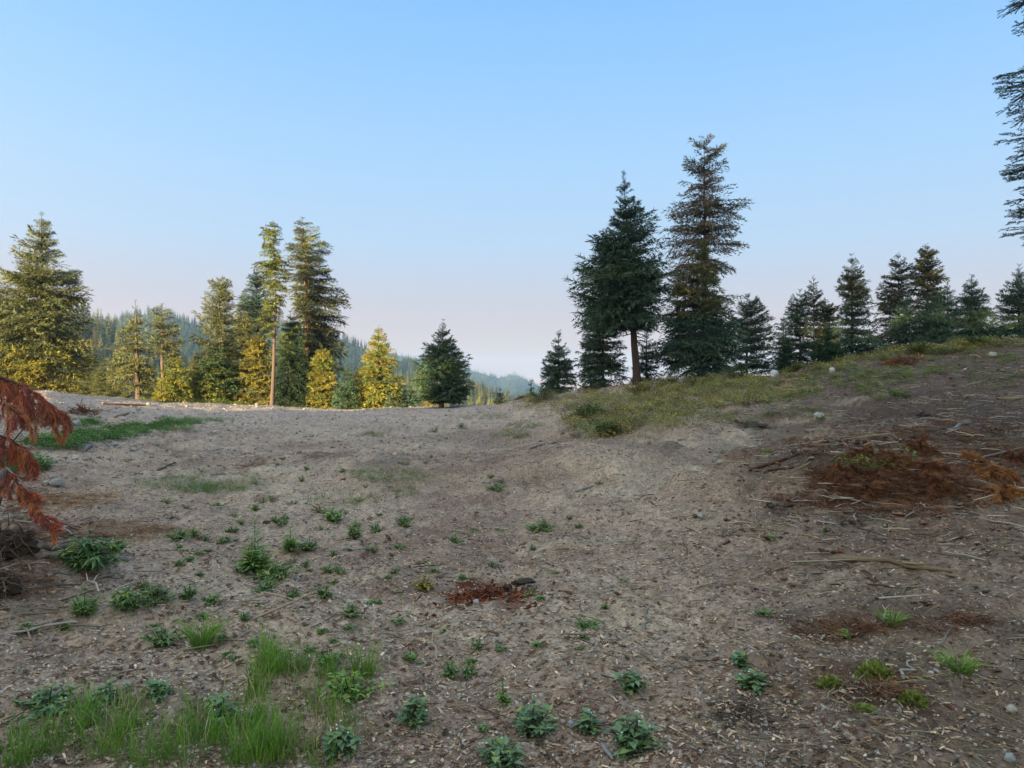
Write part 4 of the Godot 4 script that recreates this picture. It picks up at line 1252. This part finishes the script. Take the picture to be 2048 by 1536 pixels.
func build_debris() -> void:
	rng.seed = 71
	var pale := Color(0.34, 0.27, 0.18)
	var greyw := Color(0.3, 0.27, 0.24)
	var brownw := Color(0.17, 0.115, 0.075)
	var reds := [Color(0.42, 0.12, 0.075), Color(0.5, 0.135, 0.07), Color(0.34, 0.12, 0.085), Color(0.52, 0.19, 0.08)]
	# the withered fir top leaning in at the left edge
	var base := px3(-150, 1130, 5.0)
	base.y = height(base.x, base.z)
	var root := thing("withered_fir_top", "withered rust-red fir boughs hanging in at the left edge", "dead tree", base)
	var st := Buf.new()
	tube(st, [Vector3(0, -0.1, 0), px3(-120, 900, 5.0) - base, px3(-90, 700, 5.0) - base, px3(-70, 640, 5.0) - base], [0.05, 0.042, 0.03, 0.015], 7, Color(0.15, 0.11, 0.085), 0.08)
	part("stem", st, M.bark, root)
	var limbs := [
		[[[-92, 720, 5.0], [-30, 745, 4.95], [30, 765, 4.9], [75, 790, 4.9], [100, 808, 4.95], [122, 836, 5.0]], 0.013, 0.45, 0.27, 40],
		[[[-95, 770, 5.0], [-40, 770, 5.2], [20, 775, 5.2], [60, 800, 5.3], [85, 830, 5.3]], 0.011, 0.45, 0.25, 26],
		[[[-100, 800, 5.0], [-40, 800, 4.8], [10, 810, 4.7], [40, 830, 4.7]], 0.01, 0.4, 0.25, 20],
		[[[-108, 840, 5.0], [-40, 860, 4.9], [20, 878, 4.85], [50, 900, 4.85], [72, 935, 4.9]], 0.011, 0.35, 0.18, 27],
		[[[-112, 870, 5.0], [-40, 885, 5.1], [10, 895, 5.1], [40, 905, 5.1]], 0.01, 0.4, 0.24, 16],
		[[[-120, 900, 5.0], [-30, 925, 4.7], [30, 960, 4.6], [65, 1005, 4.55], [110, 1058, 4.5]], 0.012, 0.12, 0.14, 50],
	]
	for e in limbs:
		var pts := []
		for p in e[0]: pts.append(px3(p[0], p[1], p[2]) - base)
		needle_bough(root, pts, e[1], e[2], e[3], e[4], reds, 0.04)
	var tb := Buf.new()
	tube(tb, [px3(-20, 950, 4.6) - base, px3(15, 938, 4.6) - base, px3(40, 960, 4.6) - base, px3(58, 985, 4.6) - base], [0.008, 0.007, 0.006, 0.003], 5, Color(0.4, 0.36, 0.32), 0.0)
	tube(tb, [px3(-90, 900, 4.9) - base, px3(0, 902, 4.9) - base, px3(110, 895, 4.9) - base], [0.006, 0.005, 0.002], 4, Color(0.36, 0.28, 0.15), 0.0)
	tube(tb, [px3(20, 890, 5.1) - base, px3(45, 860, 5.1) - base, px3(75, 828, 5.2) - base], [0.005, 0.004, 0.003], 4, Color(0.13, 0.1, 0.08), 0.0)
	part("bare_twigs", tb, M.wood, root)
	# weathered stub
	var stub_at := px3(-14, 1020, 4.6)
	stub_at.y = height(stub_at.x, stub_at.z)
	var stub := thing("weathered_stub", "grey weathered stub poking up under the red boughs at the left edge", "stump", stub_at)
	var sb := Buf.new()
	tube(sb, [px3(-50, 1090, 4.7) - stub_at, px3(-22, 1015, 4.65) - stub_at, px3(-2, 965, 4.6) - stub_at, px3(14, 936, 4.6) - stub_at], [0.06, 0.055, 0.045, 0.01], 11, Color(0.26, 0.23, 0.21), 0.16)
	part("stub", sb, M.wood, stub)
	# root wads of the slash heap
	for e in [[15, 1105, 95, 62, "dark tangled root wad in the slash heap at the left edge"], [10, 1190, 62, 60, "smaller root clod at the left edge below the root wad"]]:
		var at := gp(e[0], e[1])
		var k := -at.z / F
		var w := thing("root_wad", e[4], "roots", at)
		var wb := Buf.new()
		for j in 7:
			lump(wb, Vector3(rr(-0.45, 0.35) * e[2], rr(0.1, 0.45) * e[3], rr(-0.35, 0.3) * e[2]) * k, Vector3(e[2] * rr(0.22, 0.36), e[3] * rr(0.25, 0.42), e[2] * rr(0.2, 0.34)) * k, Color(0.075, 0.05, 0.036), 0.42, 12)
		part("soil_clod", wb, M.rock, w)
		for j in 46:
			var rb := Buf.new()
			var p := Vector3(rr(-0.5, 0.45) * e[2], rr(0.05, 0.75) * e[3], rr(-0.1, 0.5) * e[2]) * k
			var pts := [p]
			var dir := Vector3(rr(-1, 1), rr(-0.5, 0.7), rr(0.0, 0.8)).normalized()
			for s in 5:
				dir = (dir + rv() * 0.5 + Vector3(0, -0.15, 0)).normalized()
				p += dir * e[2] * k * 0.13
				pts.append(p)
			var r := rr(0.002, 0.006)
			tube(rb, pts, [r, r, r * 0.8, r * 0.7, r * 0.5, r * 0.3], 4, vary(Color(0.2, 0.14, 0.095), 0.4), 0.0, false)
			part("root", rb, M.bark, w)
	for e in [
		["fallen_log", "long splintered pale log lying across the right foreground", "log", [1660, 1122], [1905, 1146], 15, Color(0.3, 0.22, 0.14), true],
		["dry_branch", "dry crooked branch below the splintered log", "branch", [1722, 1216], [1838, 1168], 9, Color(0.25, 0.19, 0.14), false],
		["dry_branch", "thinner fork beside the dry crooked branch", "branch", [1740, 1206], [1780, 1180], 6, Color(0.24, 0.18, 0.13), false],
		["fallen_log", "brown log end behind the large bushy weed at left", "log", [62, 1112], [172, 1086], 17, Color(0.27, 0.2, 0.14), true],
		["fallen_log", "short grey log stub right of the large bushy weed", "log", [205, 1130], [264, 1122], 12, Color(0.33, 0.29, 0.26), false],
		["fallen_log", "grey log among stones below the green strip at left", "log", [168, 902], [238, 892], 7, Color(0.3, 0.27, 0.26), false],
		["grey_stub", "short grey wood stub beside the rounded flowering shrub", "log", [1204, 1494], [1226, 1522], 11, Color(0.42, 0.4, 0.38), false],
		["dry_stick", "small stick lying level right of the sandy patch", "stick", [1360, 1318], [1425, 1322], 7, greyw, false],
		["dry_stick", "pale stick leaning right of the red mound", "stick", [1068, 1234], [1098, 1200], 5, pale, false],
		["dry_branch", "crooked grey branch standing on the sandy patch", "branch", [1288, 1262], [1304, 1212], 6, greyw, false],
		["dry_stick", "long thin stick slanting out of the slash heap at left", "stick", [70, 1082], [190, 1032], 6, Color(0.34, 0.25, 0.16), false],
		["dry_stick", "thin pale stick on open soil left of the red mound", "stick", [722, 1128], [754, 1164], 4, Color(0.4, 0.33, 0.22), false],
		["dry_stick", "short pale splinter beside the sprawling weed", "stick", [664, 1132], [684, 1118], 5, Color(0.42, 0.34, 0.2), false],
		["fallen_log", "reddish brown log far left on the stony ground", "log", [205, 810], [292, 812], 6, Color(0.17, 0.09, 0.065), false],
		["fallen_log", "lighter broken log far left in front of the reddish one", "log", [232, 836], [268, 826], 5, Color(0.25, 0.15, 0.09), false],
		["dry_stick", "thin long stick far left near the withered boughs", "stick", [140, 822], [188, 836], 4, brownw, false],
		["dry_stick", "dark stick below the green strip, left of centre", "stick", [315, 942], [352, 926], 5, brownw, false],
		["fallen_log", "pale log cut by the right edge high on the hillside", "log", [2000, 800], [2060, 802], 10, pale, false],
		["fallen_log", "silver log lying in the red slash on the right hillside", "log", [1898, 862], [1958, 850], 8, Color(0.36, 0.33, 0.31), false],
		["dry_stick", "pale broken stick at the edge of the red slash", "stick", [1596, 940], [1622, 926], 6, pale, false],
		["fallen_log", "rusty rotten log along the lower edge of the sandy track", "log", [1498, 942], [1606, 908], 7, Color(0.14, 0.065, 0.04), false],
		["fallen_log", "dark rotten log just below the rusty one", "log", [1528, 948], [1588, 936], 6, Color(0.07, 0.05, 0.04), false],
		["dry_stick", "white stick on the track left of the right slope", "stick", [1150, 984], [1186, 972], 5, Color(0.45, 0.4, 0.32), false],
		["dry_stick", "long dark stick at the foot of the shrubby bank", "stick", [1060, 900], [1112, 886], 5, brownw, false],
		["dry_stick", "pale stick high on the bank slope", "stick", [1340, 852], [1376, 851], 4, pale, false],
		["curved_root", "white curved root lying bottom right, larger one", "root", [1806, 1358], [1828, 1322], 7, Color(0.48, 0.45, 0.38), false],
		["curved_root", "white curved root lying right of the larger one", "root", [1928, 1348], [1976, 1360], 6, Color(0.46, 0.42, 0.34), false],
		["dry_stick", "thin grey stick standing out of the grass clump bottom right", "stick", [1880, 1290], [1918, 1250], 5, greyw, false],
		["dry_stick", "long dark twig on the soil among the bottom shrubs", "stick", [1040, 1452], [1124, 1534], 5, Color(0.18, 0.12, 0.08), false],
		["dry_stick", "short brown stick at the right foot of the grass", "stick", [600, 1502], [660, 1490], 8, brownw, false],
		["dry_stick", "grey stick lying among the red slash, upper right", "stick", [1900, 935], [2048, 896], 5, greyw, false],
		["dry_stick", "bent grey stick along the bottom of the red slash", "stick", [1640, 1038], [1722, 1020], 5, greyw, false],
		["dry_stick", "stick crossing the soil right of the upright weed, far left", "stick", [104, 1148], [150, 1150], 6, greyw, false],
		["fallen_log", "brown split log on the brow left of the white rocks", "log", [1490, 752], [1536, 752], 6, Color(0.22, 0.13, 0.08), false],
		["dry_stick", "pale stick on the crest near the right edge", "stick", [1940, 712], [1962, 718], 5, pale, false],
	]:
		var crook := 0.16 if e[0] == "curved_root" else 0.09 if e[0] == "dry_branch" else 0.025
		log_between(e[0], e[1], e[2], e[3], e[4], e[5], e[6], 0.5, "", crook, e[7])
	for e in [
		["white angular stone on the dark bank right of the track", 1637, 836, 20, 13, Color(0.5, 0.48, 0.44)],
		["rounded grey boulder on the crest near the right edge", 1985, 714, 17, 11, Color(0.42, 0.4, 0.37)],
		["bright white rock on the brow, left of the pair", 1548, 752, 18, 16, Color(0.62, 0.62, 0.62)],
		["bright white rock on the brow, right of the pair", 1664, 744, 12, 10, Color(0.6, 0.6, 0.61)],
		["smooth pale cobble at the right edge, bottom right", 2024, 1424, 24, 14, Color(0.5, 0.46, 0.38)],
		["grey angular stone in the bottom right corner", 2020, 1522, 20, 16, Color(0.42, 0.42, 0.4)],
		["round grey cobble between the bottom shrubs", 1142, 1454, 16, 13, Color(0.42, 0.42, 0.43)],
		["pale block-like stone in the open centre behind the weeds", 818, 1068, 13, 11, Color(0.45, 0.41, 0.35)],
		["small yellowish white stone on the left flat", 390, 918, 10, 9, Color(0.6, 0.55, 0.38)],
		["largest of three grey cobbles left of the sawdust patch", 112, 970, 24, 14, Color(0.4, 0.37, 0.34)],
		["leftmost of three cobbles left of the sawdust patch", 93, 968, 14, 9, Color(0.47, 0.43, 0.37)],
		["smallest of three cobbles left of the sawdust patch", 104, 956, 11, 7, Color(0.5, 0.45, 0.38)],
		["grey wedge stone above the green strip at far left", 152, 852, 20, 12, Color(0.46, 0.44, 0.41)],
		["tan flat stone below the green strip", 255, 922, 20, 9, Color(0.38, 0.33, 0.27)],
		["white pebble stone on the red mound", 952, 1206, 12, 8, Color(0.55, 0.53, 0.5)],
		["pinkish stone at the top of the red mound", 976, 1172, 13, 10, Color(0.36, 0.17, 0.11)],
		["white flat stone alone on the right slope foot", 1400, 1034, 14, 7, Color(0.55, 0.52, 0.46)],
		["flat pale stone on the track, lower of two", 1440, 927, 17, 7, Color(0.45, 0.42, 0.36)],
		["flat pale stone on the track, upper of two", 1432, 914, 13, 6, Color(0.42, 0.39, 0.33)],
		["white stone at the foot of the bank in the track", 1198, 936, 10, 8, Color(0.58, 0.54, 0.47)],
		["pale stone half buried right of the bottom shrubs", 1205, 1424, 16, 9, Color(0.42, 0.37, 0.3)],
		["tan stone at the left end of the grass gap", 768, 1424, 13, 9, Color(0.5, 0.38, 0.26)],
		["white stone behind the green strip, centre left", 430, 866, 9, 6, Color(0.55, 0.52, 0.47)],
		["grey stone left of the sandy track on the right", 1360, 880, 12, 6, Color(0.44, 0.41, 0.37)],
		["pale stone near the tall grass tussock", 640, 1322, 12, 7, Color(0.5, 0.42, 0.3)],
	]:
		stone(e[0], e[1], e[2], e[3], e[4], e[5])
	# rounded cobbles of the stony left ground
	for i in 60:
		var px := rr(60, 620)
		var py := lerpf(806, 960, pow(rng.randf(), 1.2))
		if px > 420 and py > 900: continue
		stone("pale cobble lying on stony ground near the " + near_what(px, py), px, py, rr(5, 11), rr(3, 6), vary(Color(0.34, 0.3, 0.26), 0.2), "cobbles on the stony left ground")
	# pine cone
	var pc := gp(1212, 1289)
	var cone := thing("pine_cone", "small dark pine cone on the sandy patch", "pine cone", pc + Vector3(0, 0.014, 0))
	var cb := Buf.new()
	for i in 46:
		var f := i / 45.0
		var a := i * 2.4
		var r := 0.017 * sin(PI * (0.12 + 0.8 * f))
		var p := Vector3((f - 0.5) * 0.075, cos(a) * r * 0.7, sin(a) * r * 0.7)
		leaf(cb, p, Vector3(0.6, cos(a), sin(a)).normalized(), Vector3(1, 0, 0), 0.014, 0.013, vary(Color(0.07, 0.045, 0.03), 0.3))
	part("scales", cb, M.leaf, cone)
	# the crumbled red stump
	var ra := gp(985, 1190)
	var heap := thing("rotten_stump", "crumbled rust-red rotten stump in the middle foreground", "stump", ra)
	var hb := Buf.new()
	for i in 520:
		var a := rr(0, TAU)
		var q := sqrt(rng.randf()) if i < 400 else rr(0.6, 1.9)
		var x := cos(a) * q * 0.32
		var z := sin(a) * q * 0.42 * (0.7 + 0.3 * sin(a * 3.0))
		var y := height(ra.x + x, ra.z + z) - ra.y + 0.05 * maxf(0.0, 1.0 - q) * rr(0.2, 1.0)
		var l := rr(0.012, 0.05)
		var t := Vector3(rr(-1, 1), rr(-0.3, 0.5), rr(-1, 1)).normalized()
		var s := t.cross(rv()).normalized()
		var p := Vector3(x, y, z)
		var cc := vary([red_a(), Color(0.2, 0.06, 0.03), Color(0.1, 0.045, 0.03), Color(0.25, 0.085, 0.04)][i % 4], 0.3)
		b_chip(hb, p, t * l, s * l * 0.28, cc)
	part("rotten_wood", hb, M.matte, heap)
	var db := Buf.new()
	for j in 3:
		lump(db, Vector3(rr(0.1, 0.28), rr(0.02, 0.07), rr(-0.3, -0.1)), Vector3(rr(0.03, 0.06), rr(0.015, 0.035), rr(0.03, 0.05)), Color(0.08, 0.055, 0.042), 0.45, 9)
	part("dark_clod", db, M.rock, heap)
	# red slash on the right hillside
	for e in [[1680, 960, 70, "rust-red withered bough at the left end of the hillside slash"], [1720, 925, 60, "rust-red bough at the top left of the hillside slash"], [1790, 935, 70, "red bough in the middle of the hillside slash, under the dark clods"], [1850, 950, 60, "red withered bough right of the middle of the hillside slash"], [1985, 960, 80, "bright orange-red bough heap near the right edge"], [2030, 930, 60, "red bough cut by the right edge"], [1940, 930, 60, "faded red bough above the bright orange heap"], [1745, 1000, 50, "short red bough at the bottom of the hillside slash"], [1880, 985, 60, "low red bough in front of the middle slash"], [2010, 1000, 60, "low red bough under the bright orange heap"], [1800, 730, 60, "reddish dry bough up on the brow"], [1840, 905, 60, "dark red bough at the top of the hillside slash"], [165, 828, 56, "reddish brown dead bough far left behind the green strip"], [1045, 788, 30, "dry brown bush-like bough at the left end of the brow"]]:
		var at := gp(e[0], e[1])
		var l: float = e[2] * 1.5 * -at.z / F
		var bo := thing("dead_bough", e[3], "branch", at)
		var tones := [Color(0.24, 0.095, 0.05), Color(0.18, 0.08, 0.045), Color(0.28, 0.14, 0.06)]
		if String(e[3]).contains("orange"): tones = [Color(0.40, 0.18, 0.06), Color(0.3, 0.12, 0.05)]
		for j in 3:
			var a := rr(-0.5, 0.5) + j * 2.2
			var pts := []
			for s in 5:
				var x := cos(a) * l * 0.55 * (s / 4.0 - 0.3)
				var z := sin(a) * l * 0.55 * (s / 4.0 - 0.3)
				pts.append(Vector3(x, height(at.x + x, at.z + z) - at.y + 0.05 + 0.1 * l * sin(s * 0.8), z))
			needle_bough(bo, pts, 0.012, 0.2, l * 0.3, 30, tones, 0.05)
	# dark clods of torn-up soil
	var clods := [[1560, 1010, 40], [1500, 1045, 30], [1620, 905, 50], [1700, 885, 60], [1780, 880, 50], [1730, 895, 40], [1850, 905, 40], [1980, 860, 36], [2000, 790, 26], [1510, 852, 40], [1945, 1235, 40], [1840, 1205, 40], [1640, 1100, 30], [1460, 1418, 60], [1480, 1432, 40], [1960, 1180, 40], [1700, 1045, 40], [1590, 1000, 30], [1870, 830, 40]]
	for e in clods:
		var at := gp(e[0], e[1])
		var k: float = e[2] * -at.z / F
		var b := Buf.new()
		for j in 16:
			var q := Vector3(rr(-0.7, 0.7), 0, rr(-0.6, 0.6))
			q.y = rr(-0.02, 0.06) * (1.0 - q.length())
			lump(b, q * k, Vector3(rr(0.05, 0.17), rr(0.03, 0.08), rr(0.05, 0.15)) * k, vary(Color(0.085, 0.06, 0.046), 0.3), 0.5, 7)
		var o := part("soil_clod", b, M.rock, self)
		o.position = at
		tag(o, "dark clod of torn-up soil near the " + near_what(e[0], e[1]), "soil clod", "dark clods of torn-up soil")

func red_a() -> Color:
	return Color(0.17, 0.05, 0.028)

func b_chip(b: Buf, p: Vector3, l: Vector3, s: Vector3, col: Color) -> void:
	var u := l.cross(s).normalized() * s.length() * 0.5
	b.quad(p - l - s * 0.7, p + l - s, p + l + s * 0.8, p - l + s, col)
	b.quad(p - l - s * 0.7 - u, p - l - s * 0.7, p - l + s, p - l + s - u, col)
	b.quad(p - l + s, p + l + s * 0.8, p + l + s * 0.8 - u, p - l + s - u, col)
	b.quad(p + l - s, p - l - s * 0.7, p - l - s * 0.7 - u, p + l - s - u, col)
	b.quad(p + l + s * 0.8, p + l - s, p + l - s - u, p + l + s * 0.8 - u, col)

func scatter(me: Mesh, n: int, lo: float, hi: float, tones: Array, near: float, far: float, tilt: float, called: String, label: String, category: String, bias: Callable) -> void:
	var xf := []
	var cl := []
	for i in n:
		var d := near * pow(far / near, rng.randf())
		var x := rr(-0.82, 0.82) * d
		if rng.randf() > bias.call(x, d): continue
		var p := on(x, -d)
		var s := lo * pow(hi / lo, pow(rng.randf(), 1.8)) * (1.0 + d * 0.018)
		var up := (Vector3.UP + rv() * tilt).normalized()
		var f := up.cross(Vector3(rr(-1, 1), rr(-0.1, 0.1), rr(-1, 1))).normalized()
		xf.append(Transform3D(Basis(f * s * rr(0.7, 1.4), up * s, f.cross(up) * s * rr(0.7, 1.2)), p + Vector3(0, s * 0.08, 0)))
		cl.append(vary(tones[rng.randi() % tones.size()], 0.3))
	stuff(called, label, category, me, xf, cl)

func build_scatter() -> void:
	rng.seed = 81
	var white := Color(1, 1, 1)
	var b := Buf.new()
	b_chip(b, Vector3(0, 0.14, 0), Vector3(0.5, 0.02, 0.05), Vector3(0.03, 0, 0.19), white)
	var chip := b.mesh(M.matte)
	b = Buf.new()
	b_chip(b, Vector3(0, 0.05, 0), Vector3(0.5, 0.05, 0), Vector3(-0.1, 0.03, 0.3), white)
	b_chip(b, Vector3(0.1, 0.14, 0.1), Vector3(0.3, -0.06, 0.1), Vector3(0.0, 0.05, 0.2), white)
	var bark := b.mesh(M.matte)
	b = Buf.new()
	lump(b, Vector3.ZERO, Vector3(0.5, 0.36, 0.42), white, 0.25, 7)
	var pebble := b.mesh(M.rock)
	b = Buf.new()
	tube(b, [Vector3(-0.5, 0.02, 0), Vector3(-0.1, 0.06, 0.05), Vector3(0.2, 0.05, -0.03), Vector3(0.5, 0.09, 0.02)], [0.022, 0.02, 0.016, 0.008], 4, white, 0.1, false)
	tube(b, [Vector3(0.0, 0.05, 0.03), Vector3(0.18, 0.1, 0.14), Vector3(0.3, 0.08, 0.22)], [0.012, 0.01, 0.004], 3, white, 0.0, false)
	var twig := b.mesh(M.matte)
	b = Buf.new()
	for i in 5:
		var a := rr(-0.5, 0.5) + (PI if i % 2 else 0.0)
		blade(b, rv() * Vector3(0.08, 0.02, 0.08), Vector3(cos(a), rr(0.05, 0.5), sin(a)).normalized(), Vector3(cos(a), -0.6, sin(a)), rr(0.5, 1.0), 0.03, white, white)
	var straw := b.mesh(M.matte)
	var tan := [Color(0.58, 0.44, 0.31), Color(0.5, 0.37, 0.26), Color(0.7, 0.57, 0.43), Color(0.4, 0.3, 0.22)]
	var dim := [Color(0.25, 0.165, 0.12), Color(0.15, 0.105, 0.08), Color(0.33, 0.22, 0.16), Color(0.28, 0.16, 0.11)]
	var grey := [Color(0.5, 0.42, 0.36), Color(0.62, 0.55, 0.47), Color(0.4, 0.32, 0.27), Color(0.54, 0.41, 0.32)]
	var all := func(_x: float, _d: float) -> float: return 1.0
	scatter(chip, 130000, 0.008, 0.034, tan, 2.7, 52.0, 0.4, "wood_chips", "pale wood chips strewn over the soil", "wood chips", func(x: float, d: float) -> float: return 1.0 - 0.6 * smoothstep(0.2, 0.5, x / d))
	scatter(bark, 46000, 0.009, 0.036, dim, 2.7, 50.0, 0.4, "bark_litter", "dark bark fragments strewn over the soil", "bark litter", all)
	scatter(pebble, 80000, 0.006, 0.026, grey, 2.7, 56.0, 0.4, "pebbles", "small pebbles and crumbs of soil strewn over the ground", "pebbles", func(x: float, d: float) -> float: return 1.0 - 0.6 * smoothstep(0.2, 0.5, x / d))
	scatter(pebble, 7000, 0.03, 0.085, [Color(0.36, 0.31, 0.27), Color(0.42, 0.37, 0.32), Color(0.3, 0.25, 0.21)], 14.0, 57.0, 0.4, "gravel_stones", "pale gravel stones on the left and far ground", "gravel", func(x: float, d: float) -> float: return smoothstep(6.0, -6.0, x) * 0.9 + 0.03)
	scatter(twig, 14000, 0.04, 0.15, [Color(0.2, 0.145, 0.1), Color(0.3, 0.24, 0.17), Color(0.12, 0.09, 0.07)], 2.7, 50.0, 0.2, "twigs", "thin dry twigs littering the clearing", "twigs", all)
	scatter(twig, 17000, 0.06, 0.34, [Color(0.3, 0.22, 0.15), Color(0.46, 0.37, 0.27), Color(0.12, 0.085, 0.065), Color(0.38, 0.32, 0.26)], 4.5, 40.0, 0.2, "slash_sticks", "sticks and torn roots littering the right hillside and left heap", "sticks", func(x: float, d: float) -> float: return smoothstep(0.16, 0.42, x / d) * smoothstep(4.5, 9.0, d) + smoothstep(-0.5, -0.62, x / d) * smoothstep(9.0, 6.5, d) + 0.03)
	scatter(bark, 12000, 0.03, 0.09, dim, 5.5, 38.0, 0.5, "slash_litter", "chunks of bark and dark clods on the right hillside and left heap", "bark litter", func(x: float, d: float) -> float: return smoothstep(0.16, 0.45, x / d) * smoothstep(4.5, 9.0, d) * 0.7 + smoothstep(-0.5, -0.62, x / d) * smoothstep(9.0, 6.5, d) + 0.02)
	scatter(straw, 6000, 0.04, 0.12, [Color(0.36, 0.29, 0.17), Color(0.28, 0.22, 0.13)], 2.7, 20.0, 0.15, "dry_straw", "dry straw and needles lying bottom right", "straw", func(x: float, d: float) -> float: return smoothstep(0.12, 0.5, x / d) + 0.06)
	b = Buf.new()
	for i in 34:
		var d := Vector3(rr(-1, 1), rr(-0.1, 0.7), rr(-1, 1)).normalized()
		var p := Vector3(rr(-0.5, 0.5), rr(0, 0.2), rr(-0.5, 0.5))
		var sd := d.cross(rv()).normalized() * 0.022
		b.tri(p - sd, p + sd, p + d * rr(0.3, 0.6), white * rr(0.6, 1.3))
	var red_tuft := b.mesh(M.leaf)
	var xf := []
	var cl := []
	var tones := [Color(0.24, 0.095, 0.05), Color(0.17, 0.08, 0.05), Color(0.28, 0.13, 0.06), Color(0.2, 0.13, 0.08)]
	for p in patches([[1720, 955, 110, 40, 420], [1840, 950, 130, 50, 480], [1980, 950, 100, 46, 420], [1800, 890, 240, 30, 260], [1780, 1010, 200, 28, 260], [1900, 860, 140, 24, 160], [1640, 1000, 90, 16, 70], [1900, 1250, 100, 20, 20], [1760, 1375, 110, 24, 18], [1680, 1255, 90, 20, 26], [1790, 1010, 100, 14, 80], [2010, 900, 60, 20, 90], [1810, 728, 50, 4, 60], [1560, 752, 60, 4, 90], [1060, 785, 60, 3, 50], [180, 825, 40, 5, 60], [250, 812, 60, 4, 50]]):
		var q := rr(0.06, 0.2)
		xf.append(Transform3D(Basis(Vector3.UP, rr(0, TAU)).scaled(Vector3(q, q * 0.7, q)), p))
		cl.append(vary(tones[rng.randi() % 4], 0.3))
	for p in patches([[60, 1000, 60, 24, 170], [140, 1000, 90, 16, 210], [250, 1062, 110, 22, 150], [70, 1060, 90, 30, 170], [60, 1150, 70, 50, 120], [90, 795, 50, 5, 60]]):
		var q := rr(0.04, 0.12)
		xf.append(Transform3D(Basis(Vector3.UP, rr(0, TAU)).scaled(Vector3(q, q * 0.5, q)), p))
		cl.append(vary([Color(0.42, 0.24, 0.11), Color(0.34, 0.18, 0.09), Color(0.27, 0.13, 0.075)][rng.randi() % 3], 0.3))
	stuff("red_needle_litter", "withered rust-red needles littering the right hillside and the left heap", "needle litter", red_tuft, xf, cl)
